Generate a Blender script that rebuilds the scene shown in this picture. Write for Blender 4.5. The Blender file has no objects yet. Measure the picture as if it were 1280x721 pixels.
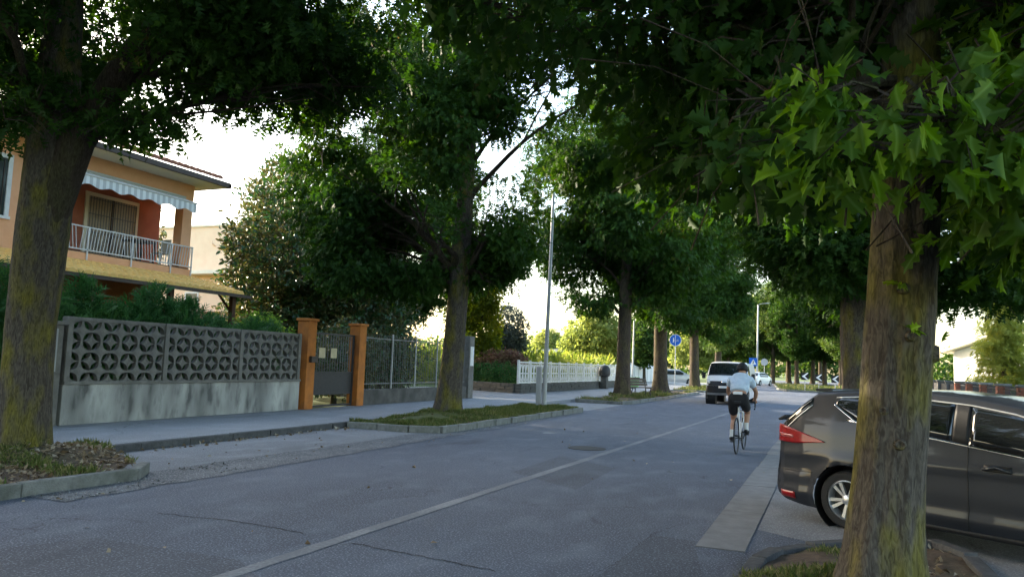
import bpy, bmesh, math, random
import numpy as np
from mathutils import Vector, Matrix

random.seed(7)
rng = np.random.default_rng(7)
PI = math.pi
R = math.radians
scene = bpy.context.scene
COL = scene.collection

# ------------------------------------------------------------------ camera
cam_d = bpy.data.cameras.new('camera')
cam_d.sensor_fit = 'HORIZONTAL'
cam_d.sensor_width = 36.0
cam_d.lens = 27.0
cam_d.clip_start = 0.1
cam_d.clip_end = 2000.0
cam = bpy.data.objects.new('camera', cam_d)
COL.objects.link(cam)
_r = Vector((0.92426778, 0.38016092, 0.03473833))
_u = Vector((0.00455819, -0.10198271, 0.99477573))
_w = Vector((-0.38171756, 0.91928081, 0.09599218))
cam.matrix_world = Matrix(((_r.x, _u.x, -_w.x, 0), (_r.y, _u.y, -_w.y, 0), (_r.z, _u.z, -_w.z, 1.55), (0, 0, 0, 1)))
scene.camera = cam

# ------------------------------------------------------------------ sky, sun, exposure
SUN_EL, SUN_AZ = R(17), R(284)            # azimuth clockwise from +Y: low, from the left and a little ahead, outside the frame
sun_v = Vector((math.sin(SUN_AZ) * math.cos(SUN_EL), math.cos(SUN_AZ) * math.cos(SUN_EL), math.sin(SUN_EL)))
world = bpy.data.worlds.new('World')
scene.world = world
world.use_nodes = True
wn = world.node_tree
sky = wn.nodes.new('ShaderNodeTexSky')
sky.sky_type = 'NISHITA'
sky.sun_disc = False
sky.sun_elevation = SUN_EL
sky.sun_rotation = SUN_AZ
sky.air_density = 1.15
sky.dust_density = 2.2
sky.ozone_density = 1.0
bg = wn.nodes['Background']
bg.inputs['Strength'].default_value = 0.15
wn.links.new(sky.outputs[0], bg.inputs[0])
sun_d = bpy.data.lights.new('sun', 'SUN')
sun_d.energy = 3.2
sun_d.angle = R(0.53)
sun_d.color = (1.0, 0.88, 0.68)
sun = bpy.data.objects.new('sun', sun_d)
COL.objects.link(sun)
sun.rotation_euler = sun_v.to_track_quat('Z', 'Y').to_euler()
vs = scene.view_settings
vs.view_transform = 'Standard'
vs.look = 'None'
vs.gamma = 1.0
vs.use_curve_mapping = False
vs.exposure = 2.5
cy = scene.cycles
cy.max_bounces = 6
cy.diffuse_bounces = 3
cy.glossy_bounces = 3
cy.transmission_bounces = 4
cy.transparent_max_bounces = 6
cy.caustics_reflective = False
cy.caustics_refractive = False
cy.sample_clamp_indirect = 6.0
cy.use_denoising = True
cy.use_adaptive_sampling = True
cy.adaptive_threshold = 0.02
scene.render.film_transparent = False

# ------------------------------------------------------------------ materials
MATS = {}
def nodes_of(m):
    return m.node_tree.nodes, m.node_tree.links

def mat(name, c1, c2=None, scale=6.0, rough=0.8, bump=0.0, bump_scale=40.0, spec=0.3, metal=0.0,
        detail=5.0, stretch=(1, 1, 1), dirt=None, dirt_scale=1.5, dirt_amt=0.5, coat=0.0, contrast=(0.3, 0.7), coords='Object'):
    """procedural principled material: two colours mixed by noise, optional dirt layer, optional bump"""
    m = bpy.data.materials.new(name)
    m.use_nodes = True
    N, L = nodes_of(m)
    b = N['Principled BSDF']
    b.inputs['Roughness'].default_value = rough
    b.inputs['Specular IOR Level'].default_value = spec
    b.inputs['Metallic'].default_value = metal
    b.inputs['Coat Weight'].default_value = coat
    tc = N.new('ShaderNodeTexCoord')
    mp = N.new('ShaderNodeMapping')
    mp.inputs['Scale'].default_value = stretch
    L.new(tc.outputs[coords], mp.inputs[0])
    c2 = c2 or tuple(x * 0.75 for x in c1)
    nz = N.new('ShaderNodeTexNoise')
    nz.inputs['Scale'].default_value = scale
    nz.inputs['Detail'].default_value = detail
    nz.inputs['Roughness'].default_value = 0.65
    L.new(mp.outputs[0], nz.inputs['Vector'])
    rp = N.new('ShaderNodeValToRGB')
    rp.color_ramp.elements[0].position = contrast[0]
    rp.color_ramp.elements[1].position = contrast[1]
    rp.color_ramp.elements[0].color = (*c2, 1)
    rp.color_ramp.elements[1].color = (*c1, 1)
    L.new(nz.outputs['Fac'], rp.inputs[0])
    out = rp.outputs[0]
    if dirt:
        n2 = N.new('ShaderNodeTexNoise')
        n2.inputs['Scale'].default_value = dirt_scale
        n2.inputs['Detail'].default_value = 6
        L.new(mp.outputs[0], n2.inputs['Vector'])
        r2 = N.new('ShaderNodeValToRGB')
        r2.color_ramp.elements[0].position = 0.45
        r2.color_ramp.elements[1].position = 0.68
        r2.color_ramp.elements[1].color = (dirt_amt, dirt_amt, dirt_amt, 1)
        L.new(n2.outputs['Fac'], r2.inputs[0])
        mx = N.new('ShaderNodeMix')
        mx.data_type = 'RGBA'
        L.new(r2.outputs[0], mx.inputs['Factor'])
        L.new(out, mx.inputs['A'])
        mx.inputs['B'].default_value = (*dirt, 1)
        out = mx.outputs['Result']
    L.new(out, b.inputs['Base Color'])
    if bump:
        n3 = N.new('ShaderNodeTexNoise')
        n3.inputs['Scale'].default_value = bump_scale
        n3.inputs['Detail'].default_value = 6
        L.new(mp.outputs[0], n3.inputs['Vector'])
        bp = N.new('ShaderNodeBump')
        bp.inputs['Strength'].default_value = bump
        bp.inputs['Distance'].default_value = 0.02
        L.new(n3.outputs['Fac'], bp.inputs['Height'])
        L.new(bp.outputs[0], b.inputs['Normal'])
    MATS[name] = m
    return m

def asphalt(name, base, light, dark, blue=1.0):
    m = bpy.data.materials.new(name)
    m.use_nodes = True
    N, L = nodes_of(m)
    b = N['Principled BSDF']
    b.inputs['Roughness'].default_value = 0.82
    b.inputs['Specular IOR Level'].default_value = 0.35
    tc = N.new('ShaderNodeTexCoord')
    def noise(scale, det, st=(1, 1, 1)):
        mp = N.new('ShaderNodeMapping'); mp.inputs['Scale'].default_value = st
        L.new(tc.outputs['Object'], mp.inputs[0])
        n = N.new('ShaderNodeTexNoise'); n.inputs['Scale'].default_value = scale; n.inputs['Detail'].default_value = det
        L.new(mp.outputs[0], n.inputs['Vector'])
        return n.outputs['Fac']
    def ramp(src, p0, p1, c0, c1):
        r = N.new('ShaderNodeValToRGB')
        r.color_ramp.elements[0].position = p0; r.color_ramp.elements[1].position = p1
        r.color_ramp.elements[0].color = (*c0, 1); r.color_ramp.elements[1].color = (*c1, 1)
        L.new(src, r.inputs[0]); return r.outputs[0]
    def mixc(f, a, bb, mode='MIX'):
        x = N.new('ShaderNodeMix'); x.data_type = 'RGBA'; x.blend_type = mode
        if isinstance(f, float): x.inputs['Factor'].default_value = f
        else: L.new(f, x.inputs['Factor'])
        L.new(a, x.inputs['A'])
        if isinstance(bb, tuple): x.inputs['B'].default_value = (*bb, 1)
        else: L.new(bb, x.inputs['B'])
        return x.outputs['Result']
    big = ramp(noise(0.5, 4, (1, 0.3, 1)), 0.35, 0.68, dark, base)
    mid = ramp(noise(2.2, 5, (1, 0.6, 1)), 0.5, 0.75, (0, 0, 0), (0.7, 0.7, 0.7))
    col = mixc(mid, big, light)
    sp = ramp(noise(60, 3), 0.54, 0.7, (0, 0, 0), (0.85, 0.85, 0.85))
    col = mixc(sp, col, tuple(min(1, x * (2.3 if base[0] < .15 else 1.5)) for x in light))
    ds = ramp(noise(70, 3), 0.58, 0.7, (0, 0, 0), (0.75, 0.75, 0.75))
    col = mixc(ds, col, tuple(x * 0.45 for x in dark))
    # oil stains
    oil = ramp(noise(1.3, 3, (1, 0.25, 1)), 0.63, 0.75, (0, 0, 0), (0.55, 0.55, 0.55))
    col = mixc(oil, col, tuple(x * 0.6 for x in dark))
    # fine cracks
    vo = N.new('ShaderNodeTexVoronoi'); vo.feature = 'DISTANCE_TO_EDGE'; vo.inputs['Scale'].default_value = 0.42
    wob = N.new('ShaderNodeTexNoise'); wob.inputs['Scale'].default_value = 1.7; wob.inputs['Detail'].default_value = 6
    L.new(tc.outputs['Object'], wob.inputs['Vector'])
    va = N.new('ShaderNodeVectorMath'); va.operation = 'MULTIPLY_ADD'
    L.new(wob.outputs['Color'], va.inputs[0]); va.inputs[1].default_value = (1.2, 1.2, 0); L.new(tc.outputs['Object'], va.inputs[2])
    L.new(va.outputs[0], vo.inputs['Vector'])
    cr = ramp(vo.outputs['Distance'], 0.0, 0.006, (0.7, 0.7, 0.7), (0, 0, 0))
    gate = ramp(noise(0.33, 2), 0.5, 0.6, (0, 0, 0), (1, 1, 1))
    crm = N.new('ShaderNodeMix'); crm.data_type = 'RGBA'; crm.blend_type = 'MULTIPLY'; crm.inputs['Factor'].default_value = 1
    L.new(cr, crm.inputs['A']); L.new(gate, crm.inputs['B'])
    col = mixc(crm.outputs['Result'], col, tuple(x * 0.35 for x in dark))
    L.new(col, b.inputs['Base Color'])
    bp = N.new('ShaderNodeBump'); bp.inputs['Strength'].default_value = 0.55; bp.inputs['Distance'].default_value = 0.008
    L.new(noise(110, 3), bp.inputs['Height']); L.new(bp.outputs[0], b.inputs['Normal'])
    MATS[name] = m
    return m

def leaf_mat(name, cols, trans=0.35, rough=0.45, under=None, spec=0.18):
    """cols: list of (pos, rgb) along the per-leaf random attribute 'tone'"""
    m = bpy.data.materials.new(name)
    m.use_nodes = True
    N, L = nodes_of(m)
    b = N['Principled BSDF']
    b.inputs['Roughness'].default_value = rough
    b.inputs['Specular IOR Level'].default_value = spec
    at = N.new('ShaderNodeAttribute'); at.attribute_name = 'tone'
    rp = N.new('ShaderNodeValToRGB')
    el = rp.color_ramp.elements
    while len(el) < len(cols): el.new(0.5)
    for e, (p, c) in zip(el, cols):
        e.position = p; e.color = (*c, 1)
    L.new(at.outputs['Fac'], rp.inputs[0])
    src = rp.outputs[0]
    rb = N.new('ShaderNodeAttribute'); rb.attribute_name = 'rib'
    rr = N.new('ShaderNodeValToRGB'); rr.color_ramp.elements[0].position = 0.0; rr.color_ramp.elements[1].position = 0.07
    rr.color_ramp.elements[0].color = (0.8, 0.8, 0.8, 1); rr.color_ramp.elements[1].color = (0, 0, 0, 1)
    L.new(rb.outputs['Fac'], rr.inputs[0])
    gx = N.new('ShaderNodeHueSaturation'); gx.inputs['Value'].default_value = 1.7; gx.inputs['Saturation'].default_value = 0.85
    L.new(src, gx.inputs['Color'])
    rm = N.new('ShaderNodeMix'); rm.data_type = 'RGBA'
    if name == 'oak_leaf_lit':
        L.new(rr.outputs[0], rm.inputs['Factor']); L.new(src, rm.inputs['A']); L.new(gx.outputs[0], rm.inputs['B']); src = rm.outputs['Result']
    if under:
        ge = N.new('ShaderNodeNewGeometry'); mx = N.new('ShaderNodeMix'); mx.data_type = 'RGBA'
        L.new(ge.outputs['Backfacing'], mx.inputs['Factor']); L.new(src, mx.inputs['A']); mx.inputs['B'].default_value = (*under, 1)
        src = mx.outputs['Result']
    L.new(src, b.inputs['Base Color'])
    t = N.new('ShaderNodeBsdfTranslucent')
    hs = N.new('ShaderNodeHueSaturation'); hs.inputs['Saturation'].default_value = 1.15; hs.inputs['Value'].default_value = 1.7; hs.inputs['Hue'].default_value = 0.485
    L.new(src, hs.inputs['Color']); L.new(hs.outputs[0], t.inputs['Color'])
    ms = N.new('ShaderNodeMixShader'); ms.inputs[0].default_value = trans
    L.new(b.outputs[0], ms.inputs[1]); L.new(t.outputs[0], ms.inputs[2])
    L.new(ms.outputs[0], N['Material Output'].inputs['Surface'])
    MATS[name] = m
    return m

def bark_mat(name, c1, c2, moss, moss_amt=0.6):
    m = bpy.data.materials.new(name)
    m.use_nodes = True
    N, L = nodes_of(m)
    b = N['Principled BSDF']; b.inputs['Roughness'].default_value = 0.93; b.inputs['Specular IOR Level'].default_value = 0.15
    tc = N.new('ShaderNodeTexCoord')
    def noise(scale, st, det=6, dist=0.0):
        mp = N.new('ShaderNodeMapping'); mp.inputs['Scale'].default_value = st
        L.new(tc.outputs['Object'], mp.inputs[0])
        n = N.new('ShaderNodeTexNoise'); n.inputs['Scale'].default_value = scale; n.inputs['Detail'].default_value = det; n.inputs['Distortion'].default_value = dist
        L.new(mp.outputs[0], n.inputs['Vector']); return n.outputs['Fac']
    rp = N.new('ShaderNodeValToRGB'); rp.color_ramp.elements[0].position = 0.36; rp.color_ramp.elements[1].position = 0.66
    rp.color_ramp.elements[0].color = (*c2, 1); rp.color_ramp.elements[1].color = (*c1, 1)
    fis = noise(42, (1, 1, 0.24), 14, 1.2)
    L.new(fis, rp.inputs[0])
    mf = N.new('ShaderNodeValToRGB'); mf.color_ramp.elements[0].position = 0.46; mf.color_ramp.elements[1].position = 0.66
    mf.color_ramp.elements[1].color = (moss_amt,) * 3 + (1,)
    L.new(noise(4.2, (1, 1, 0.4), 14), mf.inputs[0])
    mx = N.new('ShaderNodeMix'); mx.data_type = 'RGBA'
    L.new(mf.outputs[0], mx.inputs['Factor']); L.new(rp.outputs[0], mx.inputs['A'])
    ms = N.new('ShaderNodeMix'); ms.data_type = 'RGBA'; ms.blend_type = 'MULTIPLY'; ms.inputs['Factor'].default_value = 0.55
    ms.inputs['A'].default_value = (*moss, 1)
    g = N.new('ShaderNodeValToRGB'); g.color_ramp.elements[0].position = 0.35; g.color_ramp.elements[1].position = 0.6
    L.new(fis, g.inputs[0]); L.new(g.outputs[0], ms.inputs['B'])
    L.new(ms.outputs['Result'], mx.inputs['B'])
    L.new(mx.outputs['Result'], b.inputs['Base Color'])
    bp = N.new('ShaderNodeBump'); bp.inputs['Strength'].default_value = 0.6; bp.inputs['Distance'].default_value = 0.02
    L.new(fis, bp.inputs['Height']); L.new(bp.outputs[0], b.inputs['Normal'])
    MATS[name] = m
    return m

asphalt('road_asphalt', (0.092, 0.104, 0.132), (0.135, 0.15, 0.18), (0.062, 0.071, 0.092))
asphalt('patch_asphalt', (0.074, 0.082, 0.1), (0.1, 0.11, 0.13), (0.055, 0.062, 0.078))
asphalt('bay_asphalt', (0.19, 0.195, 0.205), (0.25, 0.255, 0.265), (0.14, 0.145, 0.155))
asphalt('gutter_asphalt', (0.12, 0.125, 0.13), (0.2, 0.205, 0.21), (0.07, 0.073, 0.08))
asphalt('walk_asphalt', (0.23, 0.235, 0.245), (0.29, 0.295, 0.305), (0.18, 0.185, 0.195))
mat('kerb_concrete', (0.24, 0.24, 0.22), (0.12, 0.12, 0.11), 9, 0.9, 0.5, 60, dirt=(0.07, 0.075, 0.055), dirt_scale=3)
mat('dark_kerb', (0.1, 0.1, 0.1), (0.05, 0.05, 0.052), 7, 0.9, 0.7, 30)
mat('strip_concrete', (0.21, 0.21, 0.21), (0.15, 0.15, 0.15), 5, 0.88, 0.3, 70)
mat('soil', (0.13, 0.09, 0.06), (0.06, 0.043, 0.03), 8, 0.97, 0.9, 30, dirt=(0.07, 0.085, 0.03), dirt_scale=1.3)
mat('grass_soil', (0.11, 0.13, 0.04), (0.06, 0.065, 0.028), 6, 0.97, 0.9, 30)
mat('terrain_grass', (0.13, 0.17, 0.05), (0.07, 0.1, 0.03), 0.4, 0.97, 0.6, 8)
mat('pale_ground', (0.42, 0.41, 0.38), (0.33, 0.32, 0.3), 0.8, 0.95, 0.2, 20)
leaf_mat('grass_blade', [(0, (0.06, 0.095, 0.025)), (0.6, (0.12, 0.155, 0.045)), (1, (0.28, 0.25, 0.12))], 0.3, 0.6)
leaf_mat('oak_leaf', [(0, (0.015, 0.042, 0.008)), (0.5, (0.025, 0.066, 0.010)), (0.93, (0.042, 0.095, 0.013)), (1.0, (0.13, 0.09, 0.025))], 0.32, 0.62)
leaf_mat('oak_leaf_lit', [(0, (0.032, 0.08, 0.010)), (0.5, (0.062, 0.14, 0.014)), (1.0, (0.13, 0.22, 0.02))], 0.55, 0.5)  # brighter copy of the oak leaf, with the light put into its colour
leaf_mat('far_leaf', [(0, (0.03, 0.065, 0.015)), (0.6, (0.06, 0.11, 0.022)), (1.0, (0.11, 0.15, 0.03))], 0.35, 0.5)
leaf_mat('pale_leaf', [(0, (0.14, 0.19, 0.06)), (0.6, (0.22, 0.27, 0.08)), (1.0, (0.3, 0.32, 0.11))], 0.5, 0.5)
leaf_mat('magnolia_leaf', [(0, (0.013, 0.045, 0.013)), (0.6, (0.028, 0.078, 0.02)), (1.0, (0.11, 0.16, 0.03))], 0.24, 0.3, under=(0.085, 0.085, 0.028), spec=0.5)
leaf_mat('cypress_frond', [(0, (0.02, 0.075, 0.022)), (0.6, (0.04, 0.12, 0.034)), (1.0, (0.075, 0.17, 0.045))], 0.2, 0.55)
leaf_mat('yellow_leaf', [(0, (0.06, 0.1, 0.018)), (0.6, (0.14, 0.18, 0.025)), (1.0, (0.3, 0.28, 0.04))], 0.55, 0.5)
leaf_mat('grey_leaf', [(0, (0.05, 0.065, 0.06)), (0.6, (0.085, 0.105, 0.09)), (1.0, (0.13, 0.14, 0.12))], 0.25, 0.55)
leaf_mat('red_leaf', [(0, (0.13, 0.06, 0.05)), (0.4, (0.2, 0.13, 0.09)), (1.0, (0.2, 0.24, 0.09))], 0.3, 0.5)
leaf_mat('conifer_needle', [(0, (0.16, 0.19, 0.04)), (0.6, (0.28, 0.31, 0.07)), (1.0, (0.38, 0.38, 0.1))], 0.5, 0.6)
leaf_mat('dark_needle', [(0, (0.012, 0.03, 0.012)), (1.0, (0.03, 0.055, 0.02))], 0.15, 0.6)
leaf_mat('maize_leaf', [(0, (0.14, 0.2, 0.04)), (0.6, (0.22, 0.28, 0.06)), (1.0, (0.34, 0.34, 0.1))], 0.4, 0.5)
leaf_mat('dead_leaf', [(0, (0.13, 0.09, 0.05)), (0.5, (0.24, 0.18, 0.11)), (1.0, (0.4, 0.35, 0.27))], 0.1, 0.8)
bark_mat('bark', (0.11, 0.095, 0.077), (0.045, 0.037, 0.03), (0.17, 0.15, 0.024), 0.85)
bark_mat('bark_dark', (0.07, 0.054, 0.043), (0.03, 0.022, 0.017), (0.09, 0.09, 0.035), 0.5)
bark_mat('bark_far', (0.095, 0.074, 0.055), (0.034, 0.026, 0.02), (0.14, 0.12, 0.04), 0.4)
mat('stucco_orange', (0.86, 0.45, 0.24), (0.79, 0.39, 0.2), 3, 0.9, 0.2, 90)
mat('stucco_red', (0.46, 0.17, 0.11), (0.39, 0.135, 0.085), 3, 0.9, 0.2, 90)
mat('stucco_peach', (0.9, 0.68, 0.48), (0.84, 0.6, 0.41), 2, 0.9, 0.2, 60)
mat('stucco_white', (0.8, 0.78, 0.72), (0.7, 0.68, 0.62), 2, 0.9, 0.2, 60)
mat('pillar_orange', (0.55, 0.2, 0.045), (0.45, 0.155, 0.035), 5, 0.85, 0.3, 80, dirt=(0.2, 0.085, 0.04), dirt_scale=3, dirt_amt=0.6)
mat('soffit_cream', (0.85, 0.77, 0.62), (0.78, 0.7, 0.55), 3, 0.85)
mat('roof_tile', (0.36, 0.14, 0.08), (0.2, 0.08, 0.05), 5, 0.85, 0.4, 40)
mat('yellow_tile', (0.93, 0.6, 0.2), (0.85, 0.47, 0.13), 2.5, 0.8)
mat('gutter_brown', (0.08, 0.055, 0.045), (0.05, 0.035, 0.03), 5, 0.5)
mat('dark_wood', (0.1, 0.05, 0.03), (0.06, 0.03, 0.02), 8, 0.7, 0.2, 30, stretch=(1, 1, 0.2))
mat('shutter_brown', (0.5, 0.41, 0.31), (0.43, 0.34, 0.25), 8, 0.6)
mat('white_paint', (0.78, 0.77, 0.74), (0.62, 0.61, 0.58), 6, 0.6, 0.1, 40)
mat('white_metal', (0.74, 0.73, 0.71), (0.62, 0.6, 0.57), 9, 0.45)
mat('awning_white', (0.8, 0.79, 0.75), (0.72, 0.71, 0.67), 4, 0.9)
mat('awning_grey', (0.56, 0.55, 0.52), (0.5, 0.49, 0.46), 4, 0.9)
mat('wall_concrete', (0.5, 0.5, 0.47), (0.15, 0.15, 0.145), 1.6, 0.92, 0.5, 50, stretch=(1, 1, 0.33), dirt=(0.05, 0.05, 0.05), dirt_scale=3.2, dirt_amt=0.85, contrast=(0.35, 0.6))
mat('low_wall_concrete', (0.14, 0.13, 0.12), (0.07, 0.067, 0.062), 3, 0.92, 0.5, 50, dirt=(0.04, 0.04, 0.038), dirt_scale=2)
mat('block_concrete', (0.25, 0.24, 0.22), (0.13, 0.125, 0.115), 6, 0.92, 0.5, 60, dirt=(0.07, 0.07, 0.062), dirt_scale=3)
mat('cabinet_grey', (0.36, 0.37, 0.36), (0.28, 0.29, 0.28), 4, 0.6)
mat('cabinet_concrete', (0.2, 0.19, 0.17), (0.11, 0.105, 0.095), 4, 0.9, 0.4, 50)
mat('iron_dark', (0.05, 0.05, 0.053), (0.035, 0.035, 0.037), 10, 0.5, metal=0.2)
mat('iron_grey', (0.2, 0.2, 0.21), (0.13, 0.13, 0.135), 10, 0.5, metal=0.3)
mat('galvanised', (0.42, 0.43, 0.44), (0.34, 0.35, 0.36), 6, 0.5, metal=0.3, stretch=(1, 1, 0.3))
mat('plate_cream', (0.6, 0.52, 0.33), (0.5, 0.43, 0.27), 6, 0.6)
mat('stone_grey', (0.15, 0.145, 0.135), (0.07, 0.067, 0.062), 4, 0.93, 0.7, 25, dirt=(0.05, 0.055, 0.04))
mat('sign_blue', (0.02, 0.13, 0.52), (0.018, 0.11, 0.45), 4, 0.4)
mat('sign_white', (0.8, 0.8, 0.8), (0.75, 0.75, 0.75), 4, 0.45)
mat('sign_black', (0.02, 0.02, 0.02), (0.015, 0.015, 0.015), 4, 0.5)
mat('sign_back', (0.38, 0.4, 0.42), (0.33, 0.35, 0.37), 4, 0.5, metal=0.3)
mat('bench_wood', (0.12, 0.1, 0.07), (0.07, 0.06, 0.045), 8, 0.8)
mat('bag_green', (0.35, 0.62, 0.3), (0.28, 0.54, 0.24), 7, 0.5, 0.4, 20)
mat('rubber', (0.022, 0.022, 0.023), (0.016, 0.016, 0.017), 20, 0.75)
mat('black_plastic', (0.025, 0.025, 0.027), (0.018, 0.018, 0.02), 20, 0.55)
mat('alloy', (0.62, 0.63, 0.65), (0.55, 0.56, 0.58), 8, 0.3, metal=0.75)
mat('chrome', (0.8, 0.8, 0.82), (0.75, 0.75, 0.77), 8, 0.12, metal=1.0)
mat('car_paint', (0.019, 0.023, 0.032), (0.016, 0.02, 0.028), 60, 0.45, metal=0.1, spec=0.3, coat=0.35)
mat('van_white', (0.74, 0.74, 0.74), (0.68, 0.68, 0.68), 3, 0.3, spec=0.5, coat=0.6)
mat('car_silver', (0.5, 0.51, 0.53), (0.45, 0.46, 0.48), 3, 0.3, metal=0.5, coat=0.6)
mat('glass_dark', (0.012, 0.014, 0.016), (0.01, 0.012, 0.013), 4, 0.04, spec=0.7, coat=0.4)
mat('glass_window', (0.03, 0.035, 0.04), (0.02, 0.025, 0.03), 4, 0.08, spec=0.6)
mat('tail_red', (0.34, 0.005, 0.01), (0.2, 0.003, 0.006), 30, 0.3, spec=0.3, coat=0.25)
mat('tail_clear', (0.4, 0.1, 0.1), (0.3, 0.06, 0.06), 20, 0.2, spec=0.4, coat=0.5)
mat('lamp_clear', (0.65, 0.66, 0.68), (0.5, 0.51, 0.53), 12, 0.1, spec=0.6, coat=1.0)
mat('van_dark', (0.012, 0.013, 0.016), (0.009, 0.01, 0.012), 9, 0.4)
mat('skin', (0.46, 0.26, 0.17), (0.4, 0.21, 0.13), 9, 0.55)
mat('jersey', (0.6, 0.68, 0.76), (0.4, 0.52, 0.66), 6, 0.75, 0.9, 14)
mat('shorts_black', (0.018, 0.018, 0.02), (0.012, 0.012, 0.014), 9, 0.7)
mat('sock_white', (0.72, 0.72, 0.7), (0.65, 0.65, 0.63), 9, 0.8)
mat('brick', (0.3, 0.12, 0.075), (0.2, 0.075, 0.045), 9, 0.9, 0.4, 50)
mat('manhole_iron', (0.05, 0.048, 0.045), (0.03, 0.029, 0.027), 25, 0.7, 0.6, 40)
mat('greenhouse_white', (0.8, 0.8, 0.78), (0.72, 0.72, 0.7), 2, 0.6)
mat('crack_tar', (0.03, 0.031, 0.034), (0.02, 0.02, 0.022), 10, 0.9)
mat('pebble', (0.3, 0.29, 0.28), (0.15, 0.145, 0.14), 6, 0.9)

def worn_paint():
    """road paint worn through to the asphalt: colour only, the wear has its own shape"""
    m = bpy.data.materials.new('worn_paint')
    m.use_nodes = True
    N, L = nodes_of(m)
    b = N['Principled BSDF']; b.inputs['Roughness'].default_value = 0.8
    tc = N.new('ShaderNodeTexCoord')
    n = N.new('ShaderNodeTexNoise'); n.inputs['Scale'].default_value = 38; n.inputs['Detail'].default_value = 5
    L.new(tc.outputs['Object'], n.inputs['Vector'])
    n2 = N.new('ShaderNodeTexNoise'); n2.inputs['Scale'].default_value = 1.1; n2.inputs['Detail'].default_value = 3
    L.new(tc.outputs['Object'], n2.inputs['Vector'])
    ad = N.new('ShaderNodeMath'); ad.operation = 'ADD'
    L.new(n.outputs['Fac'], ad.inputs[0]); L.new(n2.outputs['Fac'], ad.inputs[1])
    r = N.new('ShaderNodeValToRGB'); r.color_ramp.elements[0].position = 0.86; r.color_ramp.elements[1].position = 1.0
    r.color_ramp.elements[0].position = 0.44; r.color_ramp.elements[1].position = 0.66
    hv = N.new('ShaderNodeMath'); hv.operation = 'MULTIPLY'; hv.inputs[1].default_value = 0.5
    L.new(ad.outputs[0], hv.inputs[0]); L.new(hv.outputs[0], r.inputs[0])
    r.color_ramp.elements[0].color = (0.13, 0.137, 0.15, 1); r.color_ramp.elements[1].color = (0.24, 0.245, 0.25, 1)
    L.new(r.outputs[0], b.inputs['Base Color'])
    MATS['worn_paint'] = m
worn_paint()
M = MATS

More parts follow.
